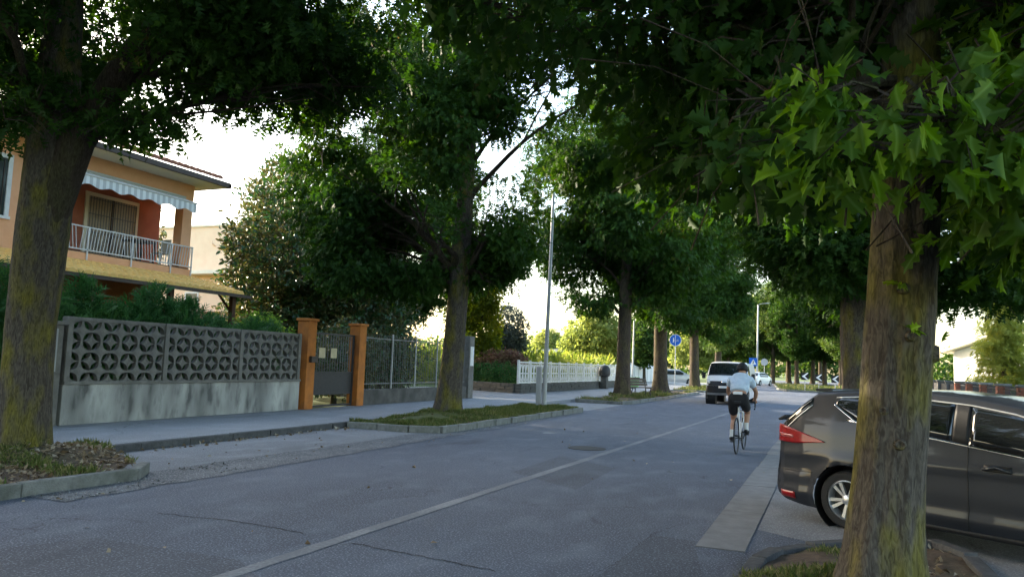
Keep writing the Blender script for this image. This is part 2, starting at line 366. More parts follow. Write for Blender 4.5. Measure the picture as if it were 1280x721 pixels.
# ------------------------------------------------------------------ mesh helpers
class MB:
    """collects shapes; build() links them as one mesh object"""
    def __init__(s):
        s.v = []; s.f = []
    def add(s, vs, fs):
        o = len(s.v)
        s.v.extend(tuple(map(float, p)) for p in vs)
        s.f.extend(tuple(i + o for i in f) for f in fs)
        return s
    def box(s, x0, x1, y0, y1, z0, z1):
        return s.add([(x0, y0, z0), (x1, y0, z0), (x1, y1, z0), (x0, y1, z0), (x0, y0, z1), (x1, y0, z1), (x1, y1, z1), (x0, y1, z1)],
                     [(0, 3, 2, 1), (4, 5, 6, 7), (0, 1, 5, 4), (1, 2, 6, 5), (2, 3, 7, 6), (3, 0, 4, 7)])
    def cbox(s, c, d, rot=None):
        x, y, z = d[0] / 2, d[1] / 2, d[2] / 2
        P = [Vector(p) for p in ((-x, -y, -z), (x, -y, -z), (x, y, -z), (-x, y, -z), (-x, -y, z), (x, -y, z), (x, y, z), (-x, y, z))]
        if rot is not None: P = [rot @ p for p in P]
        return s.add([p + Vector(c) for p in P], [(0, 3, 2, 1), (4, 5, 6, 7), (0, 1, 5, 4), (1, 2, 6, 5), (2, 3, 7, 6), (3, 0, 4, 7)])
    def prism(s, poly, a0, a1, axis='z'):
        """extrude a 2-D polygon; axis z: (x,y) ; y: (x,z) ; x: (y,z)"""
        n = len(poly)
        def p3(p, a):
            return (p[0], p[1], a) if axis == 'z' else (p[0], a, p[1]) if axis == 'y' else (a, p[0], p[1])
        vs = [p3(p, a0) for p in poly] + [p3(p, a1) for p in poly]
        fs = [tuple(range(n))[::-1], tuple(range(n, 2 * n))] + [(i, (i + 1) % n, n + (i + 1) % n, n + i) for i in range(n)]
        return s.add(vs, fs)
    def tube(s, path, radii, n=8, caps=True, wob=None):
        path = [Vector(p) for p in path]
        if not hasattr(radii, '__len__'): radii = [radii] * len(path)
        vs = []; ref = None
        for i, p in enumerate(path):
            t = (path[min(i + 1, len(path) - 1)] - path[max(i - 1, 0)])
            t = t.normalized() if t.length > 1e-9 else Vector((0, 0, 1))
            if ref is None: ref = Vector((1, 0, 0)) if abs(t.x) < 0.9 else Vector((0, 1, 0))
            a = (ref - t * ref.dot(t)).normalized(); ref = a
            b = t.cross(a)
            for k in range(n):
                q = 2 * PI * k / n
                rr = radii[i] * (wob(i, q) if wob else 1)
                vs.append(p + a * (rr * math.cos(q)) + b * (rr * math.sin(q)))
        m = len(path)
        fs = [(i * n + k, i * n + (k + 1) % n, (i + 1) * n + (k + 1) % n, (i + 1) * n + k) for i in range(m - 1) for k in range(n)]
        if caps: fs += [tuple(range(n))[::-1], tuple(range((m - 1) * n, m * n))]
        return s.add(vs, fs)
    def lathe(s, prof, n=20, c=(0, 0, 0), axis='z', caps=True):
        vs = []
        for r, h in prof:
            for k in range(n):
                q = 2 * PI * k / n
                a, b = r * math.cos(q), r * math.sin(q)
                p = (a, b, h) if axis == 'z' else (h, a, b) if axis == 'x' else (b, h, a)
                vs.append((p[0] + c[0], p[1] + c[1], p[2] + c[2]))
        m = len(prof)
        fs = [(i * n + k, i * n + (k + 1) % n, (i + 1) * n + (k + 1) % n, (i + 1) * n + k) for i in range(m - 1) for k in range(n)]
        if caps: fs += [tuple(range(n))[::-1], tuple(range((m - 1) * n, m * n))]
        return s.add(vs, fs)
    def mesh(s, name, material, smooth=False):
        me = bpy.data.meshes.new(name)
        me.from_pydata(s.v, [], s.f)
        me.materials.append(MATS[material])
        if smooth:
            me.shade_smooth()
        me.update()
        return me
    def build(s, name, material, parent=None, smooth=False, bevel=0.0):
        me = s.mesh(name, material, smooth)
        bm = bmesh.new(); bm.from_mesh(me); bmesh.ops.recalc_face_normals(bm, faces=bm.faces)
        if bevel:
            bmesh.ops.bevel(bm, geom=[e for e in bm.edges if e.is_manifold and e.calc_face_angle(0) > 0.5], offset=bevel, segments=2, affect='EDGES', profile=0.6)
        bm.to_mesh(me); bm.free()
        if smooth: smooth_by_angle(me)
        return link(name, me, parent)

def smooth_by_angle(me, ang=0.7):
    me.shade_smooth()
    bm = bmesh.new(); bm.from_mesh(me)
    for e in bm.edges:
        e.smooth = not (e.is_manifold and e.calc_face_angle(0) > ang)
    bm.to_mesh(me); bm.free()

def link(name, data, parent=None):
    o = bpy.data.objects.new(name, data)
    COL.objects.link(o)
    if parent: o.parent = parent
    return o
def empty(name, loc=(0, 0, 0), rz=0.0, scale=1.0):
    o = bpy.data.objects.new(name, None)
    o.empty_display_size = 0.2
    COL.objects.link(o)
    o.location = loc; o.rotation_euler = (0, 0, rz); o.scale = (scale,) * 3
    return o
def tag(o, label, cat, group=None, kind=None):
    o['label'] = label; o['category'] = cat
    if group: o['group'] = group
    if kind: o['kind'] = kind
    return o
def struct(o, label=None):
    o['kind'] = 'structure'
    if label: o['label'] = label
    return o
def copy_tree(o, parent=None):
    c = o.copy(); COL.objects.link(c); c.parent = parent
    for ch in list(o.children): copy_tree(ch, c)
    return c

# lattice value noise, vectorised
_perm = np.random.default_rng(3).random((64, 64, 64))
def vnoise(p, scale=1.0):
    p = np.asarray(p) * scale
    i = np.floor(p).astype(int); f = p - i; f = f * f * (3 - 2 * f)
    out = 0
    for dx in (0, 1):
        for dy in (0, 1):
            for dz in (0, 1):
                w = (f[:, 0] if dx else 1 - f[:, 0]) * (f[:, 1] if dy else 1 - f[:, 1]) * (f[:, 2] if dz else 1 - f[:, 2])
                out = out + w * _perm[(i[:, 0] + dx) % 64, (i[:, 1] + dy) % 64, (i[:, 2] + dz) % 64]
    return out

# ------------------------------------------------------------------ leaves
def tri_mesh(name, V, F, material, tone=None, rib=None):
    me = bpy.data.meshes.new(name)
    nv, nf = len(V), len(F)
    me.vertices.add(nv); me.vertices.foreach_set('co', np.ascontiguousarray(V, dtype=np.float32).ravel())
    me.loops.add(nf * 3); me.loops.foreach_set('vertex_index', np.ascontiguousarray(F, dtype=np.int32).ravel())
    me.polygons.add(nf)
    me.polygons.foreach_set('loop_start', np.arange(0, nf * 3, 3, dtype=np.int32))
    if tone is not None:
        a = me.attributes.new('tone', 'FLOAT', 'POINT'); a.data.foreach_set('value', np.ascontiguousarray(tone, dtype=np.float32))
    if rib is not None:
        a = me.attributes.new('rib', 'FLOAT', 'POINT'); a.data.foreach_set('value', np.ascontiguousarray(rib, dtype=np.float32))
    me.update(calc_edges=True)
    me.materials.append(MATS[material])
    return me

def tmpl_oak():
    m = [(0, 0), (.32, 0), (.57, 0), (.8, 0)]; tip = (1, 0)
    b = [(.08, .06), (.34, .15), (.62, .15), (.84, .09)]; t = [(.26, .29), (.55, .38), (.8, .27)]
    V = [(x, 0, -.10 * x * x) for x, _ in m] + [(1, 0, -.12)]
    F = []
    for sg in (1, -1):
        o = len(V)
        V += [(x, y * sg, .12 * y - .1 * x * x) for x, y in b] + [(x, y * sg, .05 * y - .12 * x * x) for x, y in t]
        fs = [(0, 1, o + 1), (0, o + 1, o), (1, 2, o + 2), (1, o + 2, o + 1), (2, 3, o + 3), (2, o + 3, o + 2), (3, 4, o + 3),
              (o, o + 1, o + 4), (o + 1, o + 2, o + 5), (o + 2, o + 3, o + 6)]
        F += fs if sg > 0 else [f[::-1] for f in fs]
    return np.array(V, float), np.array(F)
def tmpl_mid():
    V = [(0, 0, 0), (.3, 0, -.01), (.58, 0, -.03), (.8, 0, -.06), (1, 0, -.1)]; F = []
    for sg in (1, -1):
        o = len(V)
        V += [(.22, .28 * sg, .0), (.5, .4 * sg, -.02), (.78, .28 * sg, -.07)]
        fs = [(0, 1, o), (1, 2, o + 1), (2, 3, o + 2)]
        F += fs if sg > 0 else [f[::-1] for f in fs]
    V += [(.8, .1, -.06), (.8, -.1, -.06)]; F += [(12 - 1, 4, 12)] if False else [(11, 12, 4)]
    return np.array(V, float), np.array(F)
def tmpl_rhomb(w=.34):
    return np.array([(0, 0, 0), (.5, w, .05), (1, 0, -.06), (.45, -w, .05)], float), np.array([(0, 2, 1), (0, 3, 2)])
def tmpl_ellipse():
    return np.array([(0, 0, 0), (.3, .19, .06), (.7, .17, .02), (1, 0, -.08), (.7, -.17, .02), (.3, -.19, .06), (.5, 0, -.0)], float), \
        np.array([(0, 6, 1), (1, 6, 2), (2, 6, 3), (3, 6, 4), (4, 6, 5), (5, 6, 0)])
def tmpl_frond():
    V = [(0, 0, 0), (1, 0, -.15), (.5, .03, 0)]; F = [(0, 1, 2)]
    for x, l in ((.15, .3), (.35, .33), (.55, .28), (.75, .2)):
        for sg in (1, -1):
            o = len(V); V += [(x - .04, 0, 0), (x + .06, 0, -.02), (x + .26, l * sg, -.08)]; F.append((o, o + 1, o + 2))
    return np.array(V, float), np.array(F)
OAK, MID, RHO, ELL, FRO = tmpl_oak(), tmpl_mid(), tmpl_rhomb(), tmpl_ellipse(), tmpl_frond()
NEEDLE = tmpl_rhomb(.1)

def leaves(name, T, pos, axis, nrm, size, tone, material):
    TV, TF = T
    a = axis / np.linalg.norm(axis, axis=1, keepdims=True)
    n = nrm - a * np.sum(nrm * a, axis=1, keepdims=True)
    n /= np.linalg.norm(n, axis=1, keepdims=True) + 1e-9
    b = np.cross(n, a)
    k = len(TV); N = len(pos)
    gl = np.random.default_rng(N)
    wid = gl.uniform(.75, 1.2, N)[:, None, None]; bend = gl.normal(-.12, .28, N)[:, None, None]; cup = gl.normal(.25, .5, N)[:, None, None]
    X_, Y_ = TV[None, :, 0:1], TV[None, :, 1:2]
    Z_ = TV[None, :, 2:3] + bend * X_ ** 2 + cup * np.abs(Y_) * (1 + .5 * np.sign(Y_))
    V = pos[:, None, :] + size[:, None, None] * (X_ * a[:, None, :] + wid * Y_ * b[:, None, :] + Z_ * n[:, None, :])
    F = (TF[None] + (np.arange(N) * k)[:, None, None]).reshape(-1, 3)
    return tri_mesh(name, V.reshape(-1, 3), F, material, np.repeat(tone, k), np.tile(np.abs(TV[:, 1]), N) if k > 14 else None)

def rand_dirs(g, n):
    d = g.normal(size=(n, 3)); return d / np.linalg.norm(d, axis=1, keepdims=True)

def crown_points(g, lobes, n, gap=0.42, gscale=0.6, shell=0.4):
    w = np.array([l[6] if len(l) > 6 else 1.0 for l in lobes]) * np.array([(l[3] * l[4] * l[5]) ** 0.72 for l in lobes])
    P = []; C = []
    got = 0
    while got < n:
        m = int((n - got) * 1.8) + 50
        li = g.choice(len(lobes), m, p=w / w.sum())
        c = np.array([l[:3] for l in lobes])[li]; r = np.array([l[3:6] for l in lobes])[li]
        d = rand_dirs(g, m)
        rad = (shell ** 3 + (1 - shell ** 3) * g.random(m)) ** (1 / 3)
        wob = 0.82 + 0.36 * vnoise(d * 2.3 + c * 0.7, 1.0)
        p = c + d * r * (rad * wob)[:, None]
        ok = (vnoise(p + 50, gscale) * 0.7 + vnoise(p + 90, gscale * 2.7) * 0.3) > gap * g.uniform(0.85, 1.15, m)
        ok &= p[:, 2] > 0.3
        P.append(p[ok]); C.append(c[ok]); got += int(ok.sum())
    return np.concatenate(P)[:n], np.concatenate(C)[:n]

def crown_mesh(name, lobes, clusters, per, T, size, material, seed, spread=0.32, gap=0.42, gscale=0.6, shell=0.4, droop=0.45, keep=None, twig=None, tone_pow=1.0, up=1.0):
    g = np.random.default_rng(seed)
    cp, cc = crown_points(g, lobes, clusters, gap, gscale, shell)
    if keep is not None:
        k = keep(cp); cp, cc = cp[k], cc[k]
    n = len(cp) * per
    base = np.repeat(cp, per, axis=0); ctr = np.repeat(cc, per, axis=0)
    off = rand_dirs(g, n) * (spread * g.random(n) ** 0.5)[:, None]; off[:, 2] *= 0.55
    pos = base + off
    out = base - ctr; out /= np.linalg.norm(out, axis=1, keepdims=True) + 1e-6
    ax = off / spread * 0.9 + out * 0.5 + g.normal(size=(n, 3)) * 0.5; ax[:, 2] -= droop
    nr = g.normal(size=(n, 3)) * 0.55 + out * 0.25; nr[:, 2] += up
    sz = size * g.uniform(0.65, 1.2, n)
    big = np.clip((vnoise(cp + 20, .55) - .25) * 1.8, 0, 1)
    tone = np.clip(np.repeat(g.random(len(cp)) * .3 + big * .4, per) + g.random(n) ** tone_pow * 0.32, 0, 1)
    me = leaves(name, T, pos, ax, nr, sz, tone, material)
    if twig is not None:
        for p, c, o in zip(cp, cc, rand_dirs(g, len(cp))):
            d = Vector(c) - Vector(p); d.normalize()
            e = Vector(p) + (d * 0.7 + Vector(o) * 0.3) * 0.55
            mid = (Vector(p) + e) / 2 + Vector((0, 0, 0.05))
            twig.tube([p, mid, e], [0.003, 0.006, 0.01], 3, caps=False)
    return me

def trunk_mb(path, radii, n=36, flare=0.7, seed=0, step=0.14, ridge=0.06):
    """path points (x,y,z) with radii, resampled; buttressed foot and uneven bark"""
    pts = [Vector(p) for p in path]
    P = []; Rr = []
    for i in range(len(pts) - 1):
        L = (pts[i + 1] - pts[i]).length; k = max(2, int(L / step))
        for j in range(k):
            t = j / k
            # catmull-rom-ish
            p0 = pts[max(i - 1, 0)]; p1 = pts[i]; p2 = pts[i + 1]; p3 = pts[min(i + 2, len(pts) - 1)]
            q = 0.5 * ((2 * p1) + (p2 - p0) * t + (2 * p0 - 5 * p1 + 4 * p2 - p3) * t * t + (3 * p1 - p0 - 3 * p2 + p3) * t ** 3)
            P.append(q); Rr.append(radii[i] + (radii[i + 1] - radii[i]) * t)
    P.append(pts[-1]); Rr.append(radii[-1])
    rg = random.Random(seed)
    ph = [rg.uniform(0, 6.28) for _ in range(10)]
    z0 = P[0].z
    def wob(i, q):
        z = P[i].z - z0
        fl = flare * math.exp(-max(z, 0) / 0.38) * (0.75 + 0.45 * math.cos(5 * q + ph[0]) * math.cos(2 * q + ph[1]))
        rd = ridge * (0.5 * math.sin(3 * q + ph[2] + 0.5 * z) + 0.35 * math.sin(7 * q + ph[3] - 0.7 * z) + 0.3 * math.sin(13 * q + ph[4] + 1.1 * z + math.sin(2 * z + ph[5])))
        bl = ridge * 0.8 * math.sin(1.7 * z + ph[6]) * math.sin(2 * q + ph[7])
        return 1 + fl + rd + bl
    mb = MB(); mb.tube(P, Rr, n, True, wob)
    if n >= 60:                                              # bark plates in real relief
        A = np.array(mb.v); k = np.repeat(np.arange(len(P)), n); C = np.array([tuple(p) for p in P])[k]
        d = A - C; d /= np.linalg.norm(d, axis=1, keepdims=True) + 1e-9
        q = A * np.array([22, 22, 4.5]); f1 = vnoise(q + 3 * vnoise(A * 3)[:, None]); f2 = vnoise(A * np.array([55, 55, 14]) + 31)
        A = A + d * ((.5 - np.abs(f1 - .5) * 2) * .011 + (f2 - .5) * .006)[:, None]
        mb.v = [tuple(p) for p in A]
    return mb

def limbs_mb(attach, lobes, r0, seed, sub=5, n=7):
    """limbs from the stem into each lobe, with side branches; attach(z) gives the stem point at height z"""
    rg = random.Random(seed); mb = MB()
    for l in lobes:
        c = Vector(l[:3]); rr = Vector(l[3:6])
        hz = math.hypot(c.x, c.y)
        za = max(c.z - 0.75 * hz - 0.4, attach.zmin + rg.uniform(0, .8)); za = min(za, attach.zmax)
        a = attach(za); r1 = r0 * rg.uniform(0.75, 1.1)
        mid = a.lerp(c, 0.5) + Vector((rg.uniform(-.3, .3), rg.uniform(-.3, .3), 0.12 * (c - a).length))
        path = []
        for k in range(9):
            t = k / 8
            path.append(a * (1 - t) ** 2 + mid * 2 * t * (1 - t) + c * t * t + Vector((rg.uniform(-.05, .05),) * 3) * (0 if k in (0,) else 1))
        mb.tube(path, [r1 * (1 - 0.72 * k / 8) for k in range(9)], n, True)
        for s in range(sub):
            k = rg.randint(3, 8); p = path[k]
            d = Vector((rg.gauss(0, 1), rg.gauss(0, 1), rg.gauss(0.1, 0.8))).normalized()
            e = c + Vector((d.x * rr.x, d.y * rr.y, d.z * rr.z)) * rg.uniform(0.6, 0.95)
            m2 = p.lerp(e, 0.5) + Vector((rg.uniform(-.3, .3), rg.uniform(-.3, .3), rg.uniform(0, .35)))
            pp = [p * (1 - t) ** 2 + m2 * 2 * t * (1 - t) + e * t * t for t in (0, .2, .4, .6, .8, 1)]
            rb = r1 * (1 - 0.72 * k / 8) * 0.6
            mb.tube(pp, [rb * (1 - 0.8 * t) for t in (0, .2, .4, .6, .8, 1)], 5, True)
            for q in range(3):
                k2 = rg.randint(2, 5); p2 = pp[k2]
                e2 = p2 + Vector((rg.gauss(0, 1), rg.gauss(0, 1), rg.gauss(0, .7))).normalized() * rg.uniform(0.5, 1.1)
                mb.tube([p2, p2.lerp(e2, .5) + Vector((0, 0, .08)), e2], [rb * .3, rb * .2, .006], 4, True)
    return mb

class Stem:
    def __init__(s, path): s.p = [Vector(q) for q in path]; s.zmin = 2.2; s.zmax = s.p[-1].z
    def __call__(s, z):
        for a, b in zip(s.p, s.p[1:]):
            if a.z <= z <= b.z: return a.lerp(b, (z - a.z) / (b.z - a.z))
        return s.p[-1].copy()

def street_tree(name, label, group, base, path, radii, lobes, crowns, seed, limb_r=0.1, n=36, zmin=2.4, bark='bark', flare=0.7, sub=5, extra=None, barkl='bark_dark', rz=0.0, sc=1.0):
    t = empty(name, base, rz, sc)
    tag(t, label, 'tree', group)
    trunk_mb(path, radii, n, flare, seed).build('trunk', bark, t, smooth=True)
    st = Stem(path); st.zmin = zmin
    limb = limbs_mb(st, lobes, limb_r, seed + 1, sub)
    if extra: extra(limb)
    for me in crowns:
        link('crown', me, t)
    limb.build('limbs', barkl, t, smooth=True)
    return t

# ------------------------------------------------------------------ pixel -> ground helper (photo pixels, 1280 x 721)
def px_ray(x, y):
    v = Vector(((x - 640) / 960.0, -(y - 360.5) / 960.0, 1.0))
    return _r * v.x + _u * v.y + _w * v.z
def gpx(x, y, z=0.0):
    d = px_ray(x, y); t = (z - 1.55) / d.z
    return (d.x * t, d.y * t)

def sheet(name, poly, z, material, label=None, parent=None):
    mb = MB(); mb.add([(x, y, z) for x, y in poly], [tuple(range(len(poly)))])
    o = mb.build(name, material, parent)
    if o.data.polygons[0].normal.z < 0: o.data.flip_normals()
    return o if parent else struct(o, label)

# ------------------------------------------------------------------ ground, road, pavements
sheet('ground', [(-500, -200), (500, -200), (500, 900), (-500, 900)], -0.03, 'terrain_grass', 'flat grassy ground reaching to the horizon')
road = sheet('road', [(-9.95, -60), (7.0, -60), (7.0, 64), (16, 72), (40, 75), (40, 84), (8, 84), (4, 150), (-9, 150), (-9.95, 84)], 0.0, 'road_asphalt', 'grey asphalt street running away under the trees')
sheet('parking_bay', [(-9.88, 7.0), (-8.05, 7.0), (-7.95, 9), (-7.98, 11.6), (-7.9, 14.6), (-9.88, 14.9)], 0.004, 'bay_asphalt', 'pale worn asphalt parking bay beside the left pavement')
g = np.random.default_rng(11)
ys = np.linspace(5.6, 24, 60)
L_ = [(-8.02 + g.normal(0, .03) if y > 7.2 else -7.7, y) for y in ys]; R_ = [(-7.12 - 0.25 * max(0, (y - 9) / 15) + g.normal(0, .035), y) for y in ys]
mb = MB(); mb.add([(x, y, 0.007) for x, y in L_] + [(x, y, 0.007) for x, y in R_], [(i, 60 + i, 61 + i, i + 1) for i in range(59)])
struct(mb.build('gutter', 'gutter_asphalt'), 'dark crumbling asphalt gutter along the left road edge')
sheet('parking_bay', [(-9.9, 25.4), (-7.7, 25.6), (-7.7, 30.8), (-9.9, 30.6)], 0.004, 'bay_asphalt', 'pale asphalt entrance between the second and third tree islands')
sheet('parking_bay', [(-0.66, 8.1), (2.2, 6.2), (6.9, 4.2), (6.9, 34), (-0.66, 34)], 0.004, 'bay_asphalt', 'pale asphalt parking bay under the dark car')
sheet('car_park', [(-60, 56), (-13.6, 56), (-11, 60), (-11, 92), (-60, 92)], 0.0, 'pale_ground', 'sunlit pale car park beyond the white fence')
# sidewalk slab
sw = MB(); sw.prism([(-9.98, -40), (-9.98, 75), (-12.5, 76), (-13.55, 60), (-13.55, 35), (-20, 36.6), (-20, 26.2), (-13.1, 26.2), (-13.1, -40)], -0.1, 0.12)
sidewalk = struct(sw.build('sidewalk', 'walk_asphalt'), 'raised grey asphalt pavement along the garden walls')
for k in range(30):
    y0 = -4 + k * 1.0
    b = MB(); b.box(-9.98, -9.86 + g.normal(0, .006), y0 + 0.008, y0 + 0.992, -0.05, 0.118 + g.normal(0, .004))
    b.build('kerb_stone', 'dark_kerb', sidewalk, bevel=0.012)

# painted centre line, worn
ys = np.linspace(3.2, 44, 150)
cx = lambda y: -3.98 + 0.02 * y
mb = MB(); mb.add([(cx(y) - .065 + g.normal(0, .006), y, 0.005) for y in ys] + [(cx(y) + .065 + g.normal(0, .006), y, 0.005) for y in ys], [(i, 150 + i, 151 + i, i + 1) for i in range(149)])
mb.build('centre_line', 'worn_paint', road)
def crack(pts, w, name='crack'):
    P = [gpx(*p) for p in pts]; Q = []
    for a, b in zip(P, P[1:]):
        for t in np.linspace(0, 1, 14)[:-1]:
            Q.append((a[0] + (b[0] - a[0]) * t + g.normal(0, .012), a[1] + (b[1] - a[1]) * t + g.normal(0, .012)))
    m = MB(); n = len(Q)
    m.add([(x, y - w * g.uniform(.3, 1), 0.004) for x, y in Q] + [(x, y + w * g.uniform(.3, 1), 0.004) for x, y in Q], [(i, i + 1, n + i + 1, n + i) for i in range(n - 1)])
    m.build(name, 'crack_tar', road)
crack([(197, 641), (300, 652), (387, 668)], .012)
crack([(439, 678), (520, 694), (630, 716)], .012)
crack([(730, 724), (775, 700), (814, 668), (850, 655)], .014)
crack([(690, 562), (740, 556), (764, 560)], .02)
crack([(980, 655), (1000, 630), (1020, 622)], .012)
sheet('asphalt_patch', [gpx(732, 730), gpx(775, 700), gpx(814, 668), gpx(868, 676), gpx(880, 730)], 0.003, 'patch_asphalt', parent=road)
sheet('asphalt_patch', [gpx(-40, 690), gpx(120, 672), gpx(300, 700), gpx(340, 740), gpx(-40, 760)], 0.003, 'patch_asphalt', parent=road)
sheet('asphalt_patch', [gpx(640, 590), gpx(700, 570), gpx(770, 585), gpx(720, 612)], 0.003, 'patch_asphalt', parent=road)
for p, r in (((686, 541), .2), ((922, 538), .09), ((956, 537), .13)):
    c = gpx(*p); m = MB()
    m.add([(c[0] + r * math.cos(a) * g.uniform(.6, 1.1), c[1] + 1.3 * r * math.sin(a) * g.uniform(.6, 1.1), .005) for a in np.linspace(0, 2 * PI, 14)[:-1]], [tuple(range(13))])
    m.build('paint_spot', 'worn_paint', road)
mh = empty('manhole_cover', (-4.22, 14.1, 0)); tag(mh, 'round iron manhole cover beside the centre line', 'manhole cover')
MB().lathe([(0.36, 0.001), (0.36, 0.008), (0.31, 0.009)], 28).build('rim', 'manhole_iron', mh)
MB().lathe([(0.30, 0.002), (0.30, 0.006), (0.01, 0.0065)], 28).build('lid', 'crack_tar', mh)
strip = sheet('gutter_bed', [(-1.1, 7.05), (-0.68, 7.05), (-0.68, 26), (-1.08, 26)], 0.003, 'crack_tar', 'pale concrete gutter slabs along the right road edge')
y0 = 7.05
while y0 < 26:
    l = float(g.uniform(1.7, 2.3)); q = MB(); q.box(-1.1 + g.normal(0, .006), -.68 + g.normal(0, .006), y0 + .006, y0 + l - .008, -.03, .008 + g.uniform(-.002, .003)); q.build('gutter_slab', 'strip_concrete', strip, bevel=.002); y0 += l

# ------------------------------------------------------------------ kerbed tree islands
def resample(poly, n, closed=True):
    P = [Vector((*p, 0)) for p in poly]
    if closed: P.append(P[0])
    d = [0]
    for a, b in zip(P, P[1:]): d.append(d[-1] + (b - a).length)
    out = []
    for t in np.linspace(0, d[-1], n + (0 if not closed else 1))[: n]:
        i = max(k for k in range(len(d)) if d[k] <= t + 1e-9); i = min(i, len(P) - 2)
        out.append(P[i].lerp(P[i + 1], (t - d[i]) / max(d[i + 1] - d[i], 1e-9)))
    return out
def inside(poly, x, y):
    ins = np.zeros(len(x), bool); n = len(poly)
    for i in range(n):
        (x0, y0), (x1, y1) = poly[i], poly[(i + 1) % n]
        c = ((y0 > y) != (y1 > y)) & (x < (x1 - x0) * (y - y0) / (y1 - y0 + 1e-12) + x0)
        ins ^= c
    return ins
ISL = []
def island(label, poly, trees, kerb_path, soil='grass_soil', kerb_h=0.14, mound=0.2, stone=1.0, spread=1.0, kerb='kerb_concrete'):
    def hgt(x, y):
        h = kerb_h - 0.05
        for tx, ty in trees: h = h + mound * np.exp(-((x - tx) ** 2 + (y - ty) ** 2) / spread ** 2)
        return h + 0.06 * (vnoise(np.stack([x, y, x * 0], 1), 2.1) - 0.5) + 0.04 * (vnoise(np.stack([x, y, x * 0 + 9], 1), 7.0) - 0.5)
    cxm = sum(p[0] for p in poly) / len(poly); y0, y1 = min(p[1] for p in poly), max(p[1] for p in poly)
    # grid clipped to the polygon by snapping columns between its left and right borders
    ny = max(10, int((y1 - y0) / 0.16)); nx = 22; V = []
    for yy in np.linspace(y0 + 1e-3, y1 - 1e-3, ny):
        xs = []
        for i in range(len(poly)):
            (xa, ya), (xb, yb) = poly[i], poly[(i + 1) % len(poly)]
            if (ya > yy) != (yb > yy): xs.append(xa + (xb - xa) * (yy - ya) / (yb - ya))
        a, b = min(xs), max(xs)
        for xx in np.linspace(a, b, nx): V.append((xx, yy))
    A = np.array(V); z = hgt(A[:, 0], A[:, 1])
    mb = MB(); mb.add([(x, y, zz) for (x, y), zz in zip(V, z)], [(j * nx + i, j * nx + i + 1, (j + 1) * nx + i + 1, (j + 1) * nx + i) for j in range(ny - 1) for i in range(nx - 1)])
    o = struct(mb.build('verge', soil, smooth=True), label)
    d = [Vector((*p, 0)) for p in kerb_path]
    for a, b in zip(d, d[1:]):
        L = (b - a).length; k = max(1, round(L / stone)); u = (b - a).normalized(); ang = math.atan2(u.y, u.x)
        for i in range(k):
            l = L / k; c = a + u * (l * (i + .5))
            s = MB(); s.cbox((0, 0, 0), (l - 0.012, 0.13, kerb_h + 0.1))
            so = s.build('kerb_stone', kerb, o, bevel=0.018)
            so.location = (c.x + g.normal(0, .006), c.y, kerb_h / 2 - 0.05 + g.normal(0, .009)); so.rotation_euler = (g.normal(0, .02), g.normal(0, .014), ang + g.normal(0, .014))
    ISL.append((poly, hgt))
    return hgt
I1 = [(-7.8, -3), (-7.78, 6.75), (-8.1, 7.35), (-9.2, 7.9), (-9.86, 8.4), (-9.86, -3)]
h1 = island('leaf-strewn earth verge round the leftmost tree', I1, [(-9.66, 6.95)], [(-7.72, -3), (-7.72, 5.55), (-7.7, 6.95), (-8.05, 7.42)], 'soil', 0.15, 0.18, 1.35)
I2 = [(-7.72, 14.75), (-7.66, 15.2), (-7.68, 24.6), (-7.95, 25.1), (-9.86, 25.2), (-9.86, 14.55), (-8.3, 14.5)]
h2 = island('grassy verge round the second left tree and the lamp post', I2, [(-9.29, 18.0)], [(-9.8, 14.5), (-8.25, 14.45), (-7.66, 14.75), (-7.62, 15.4), (-7.62, 24.7), (-7.95, 25.2), (-9.8, 25.3)], 'grass_soil', 0.15, 0.15, 1.0)
I3 = [(-7.9, 31.2), (-7.7, 31.8), (-7.72, 49.5), (-8.1, 50.2), (-9.86, 50.3), (-9.86, 31)]
h3 = island('earth verge under the bench and two left trees', I3, [(-9.3, 36.7), (-9.05, 44.6)], [(-9.8, 30.95), (-7.9, 31.1), (-7.62, 31.7), (-7.64, 49.6), (-8.1, 50.3), (-9.8, 50.4)], 'soil', 0.14, 0.1, 1.6)
I4 = [(-7.9, 53.2), (-7.7, 53.8), (-7.72, 74), (-9.86, 74.5), (-9.86, 53)]
h4 = island('grassy verge round the far left tree by the van', I4, [(-9.3, 58)], [(-9.8, 52.95), (-7.9, 53.1), (-7.62, 53.7), (-7.64, 74)], 'grass_soil', 0.14, 0.1, 2.0)
K5 = [(-0.6, 1.5), gpx(915, 735, .1), gpx(932, 712, .1), gpx(948, 692, .1), gpx(970, 680, .1), gpx(1010, 675, .1), gpx(1090, 672, .1), gpx(1165, 672, .1), gpx(1215, 690, .1), gpx(1240, 715, .1), gpx(1262, 745, .1), (1.35, 1.5)]
h5 = island('mossy earth verge round the nearest right tree', K5, [(0.27, 5.58)], K5, 'soil', 0.08, 0.15, 0.5, kerb='dark_kerb')
I6 = [(-3.2, 66.5), (0.5, 66.5), (3.5, 70), (3.5, 96), (-6, 96), (-4.2, 72)]
h6 = island('far grassy traffic island with chevron boards', I6, [], [(-6, 96), (-4.2, 72), (-3.2, 66.4), (0.5, 66.4), (3.5, 70), (3.5, 96)], 'grass_soil', 0.14, 0.0, 2.5)

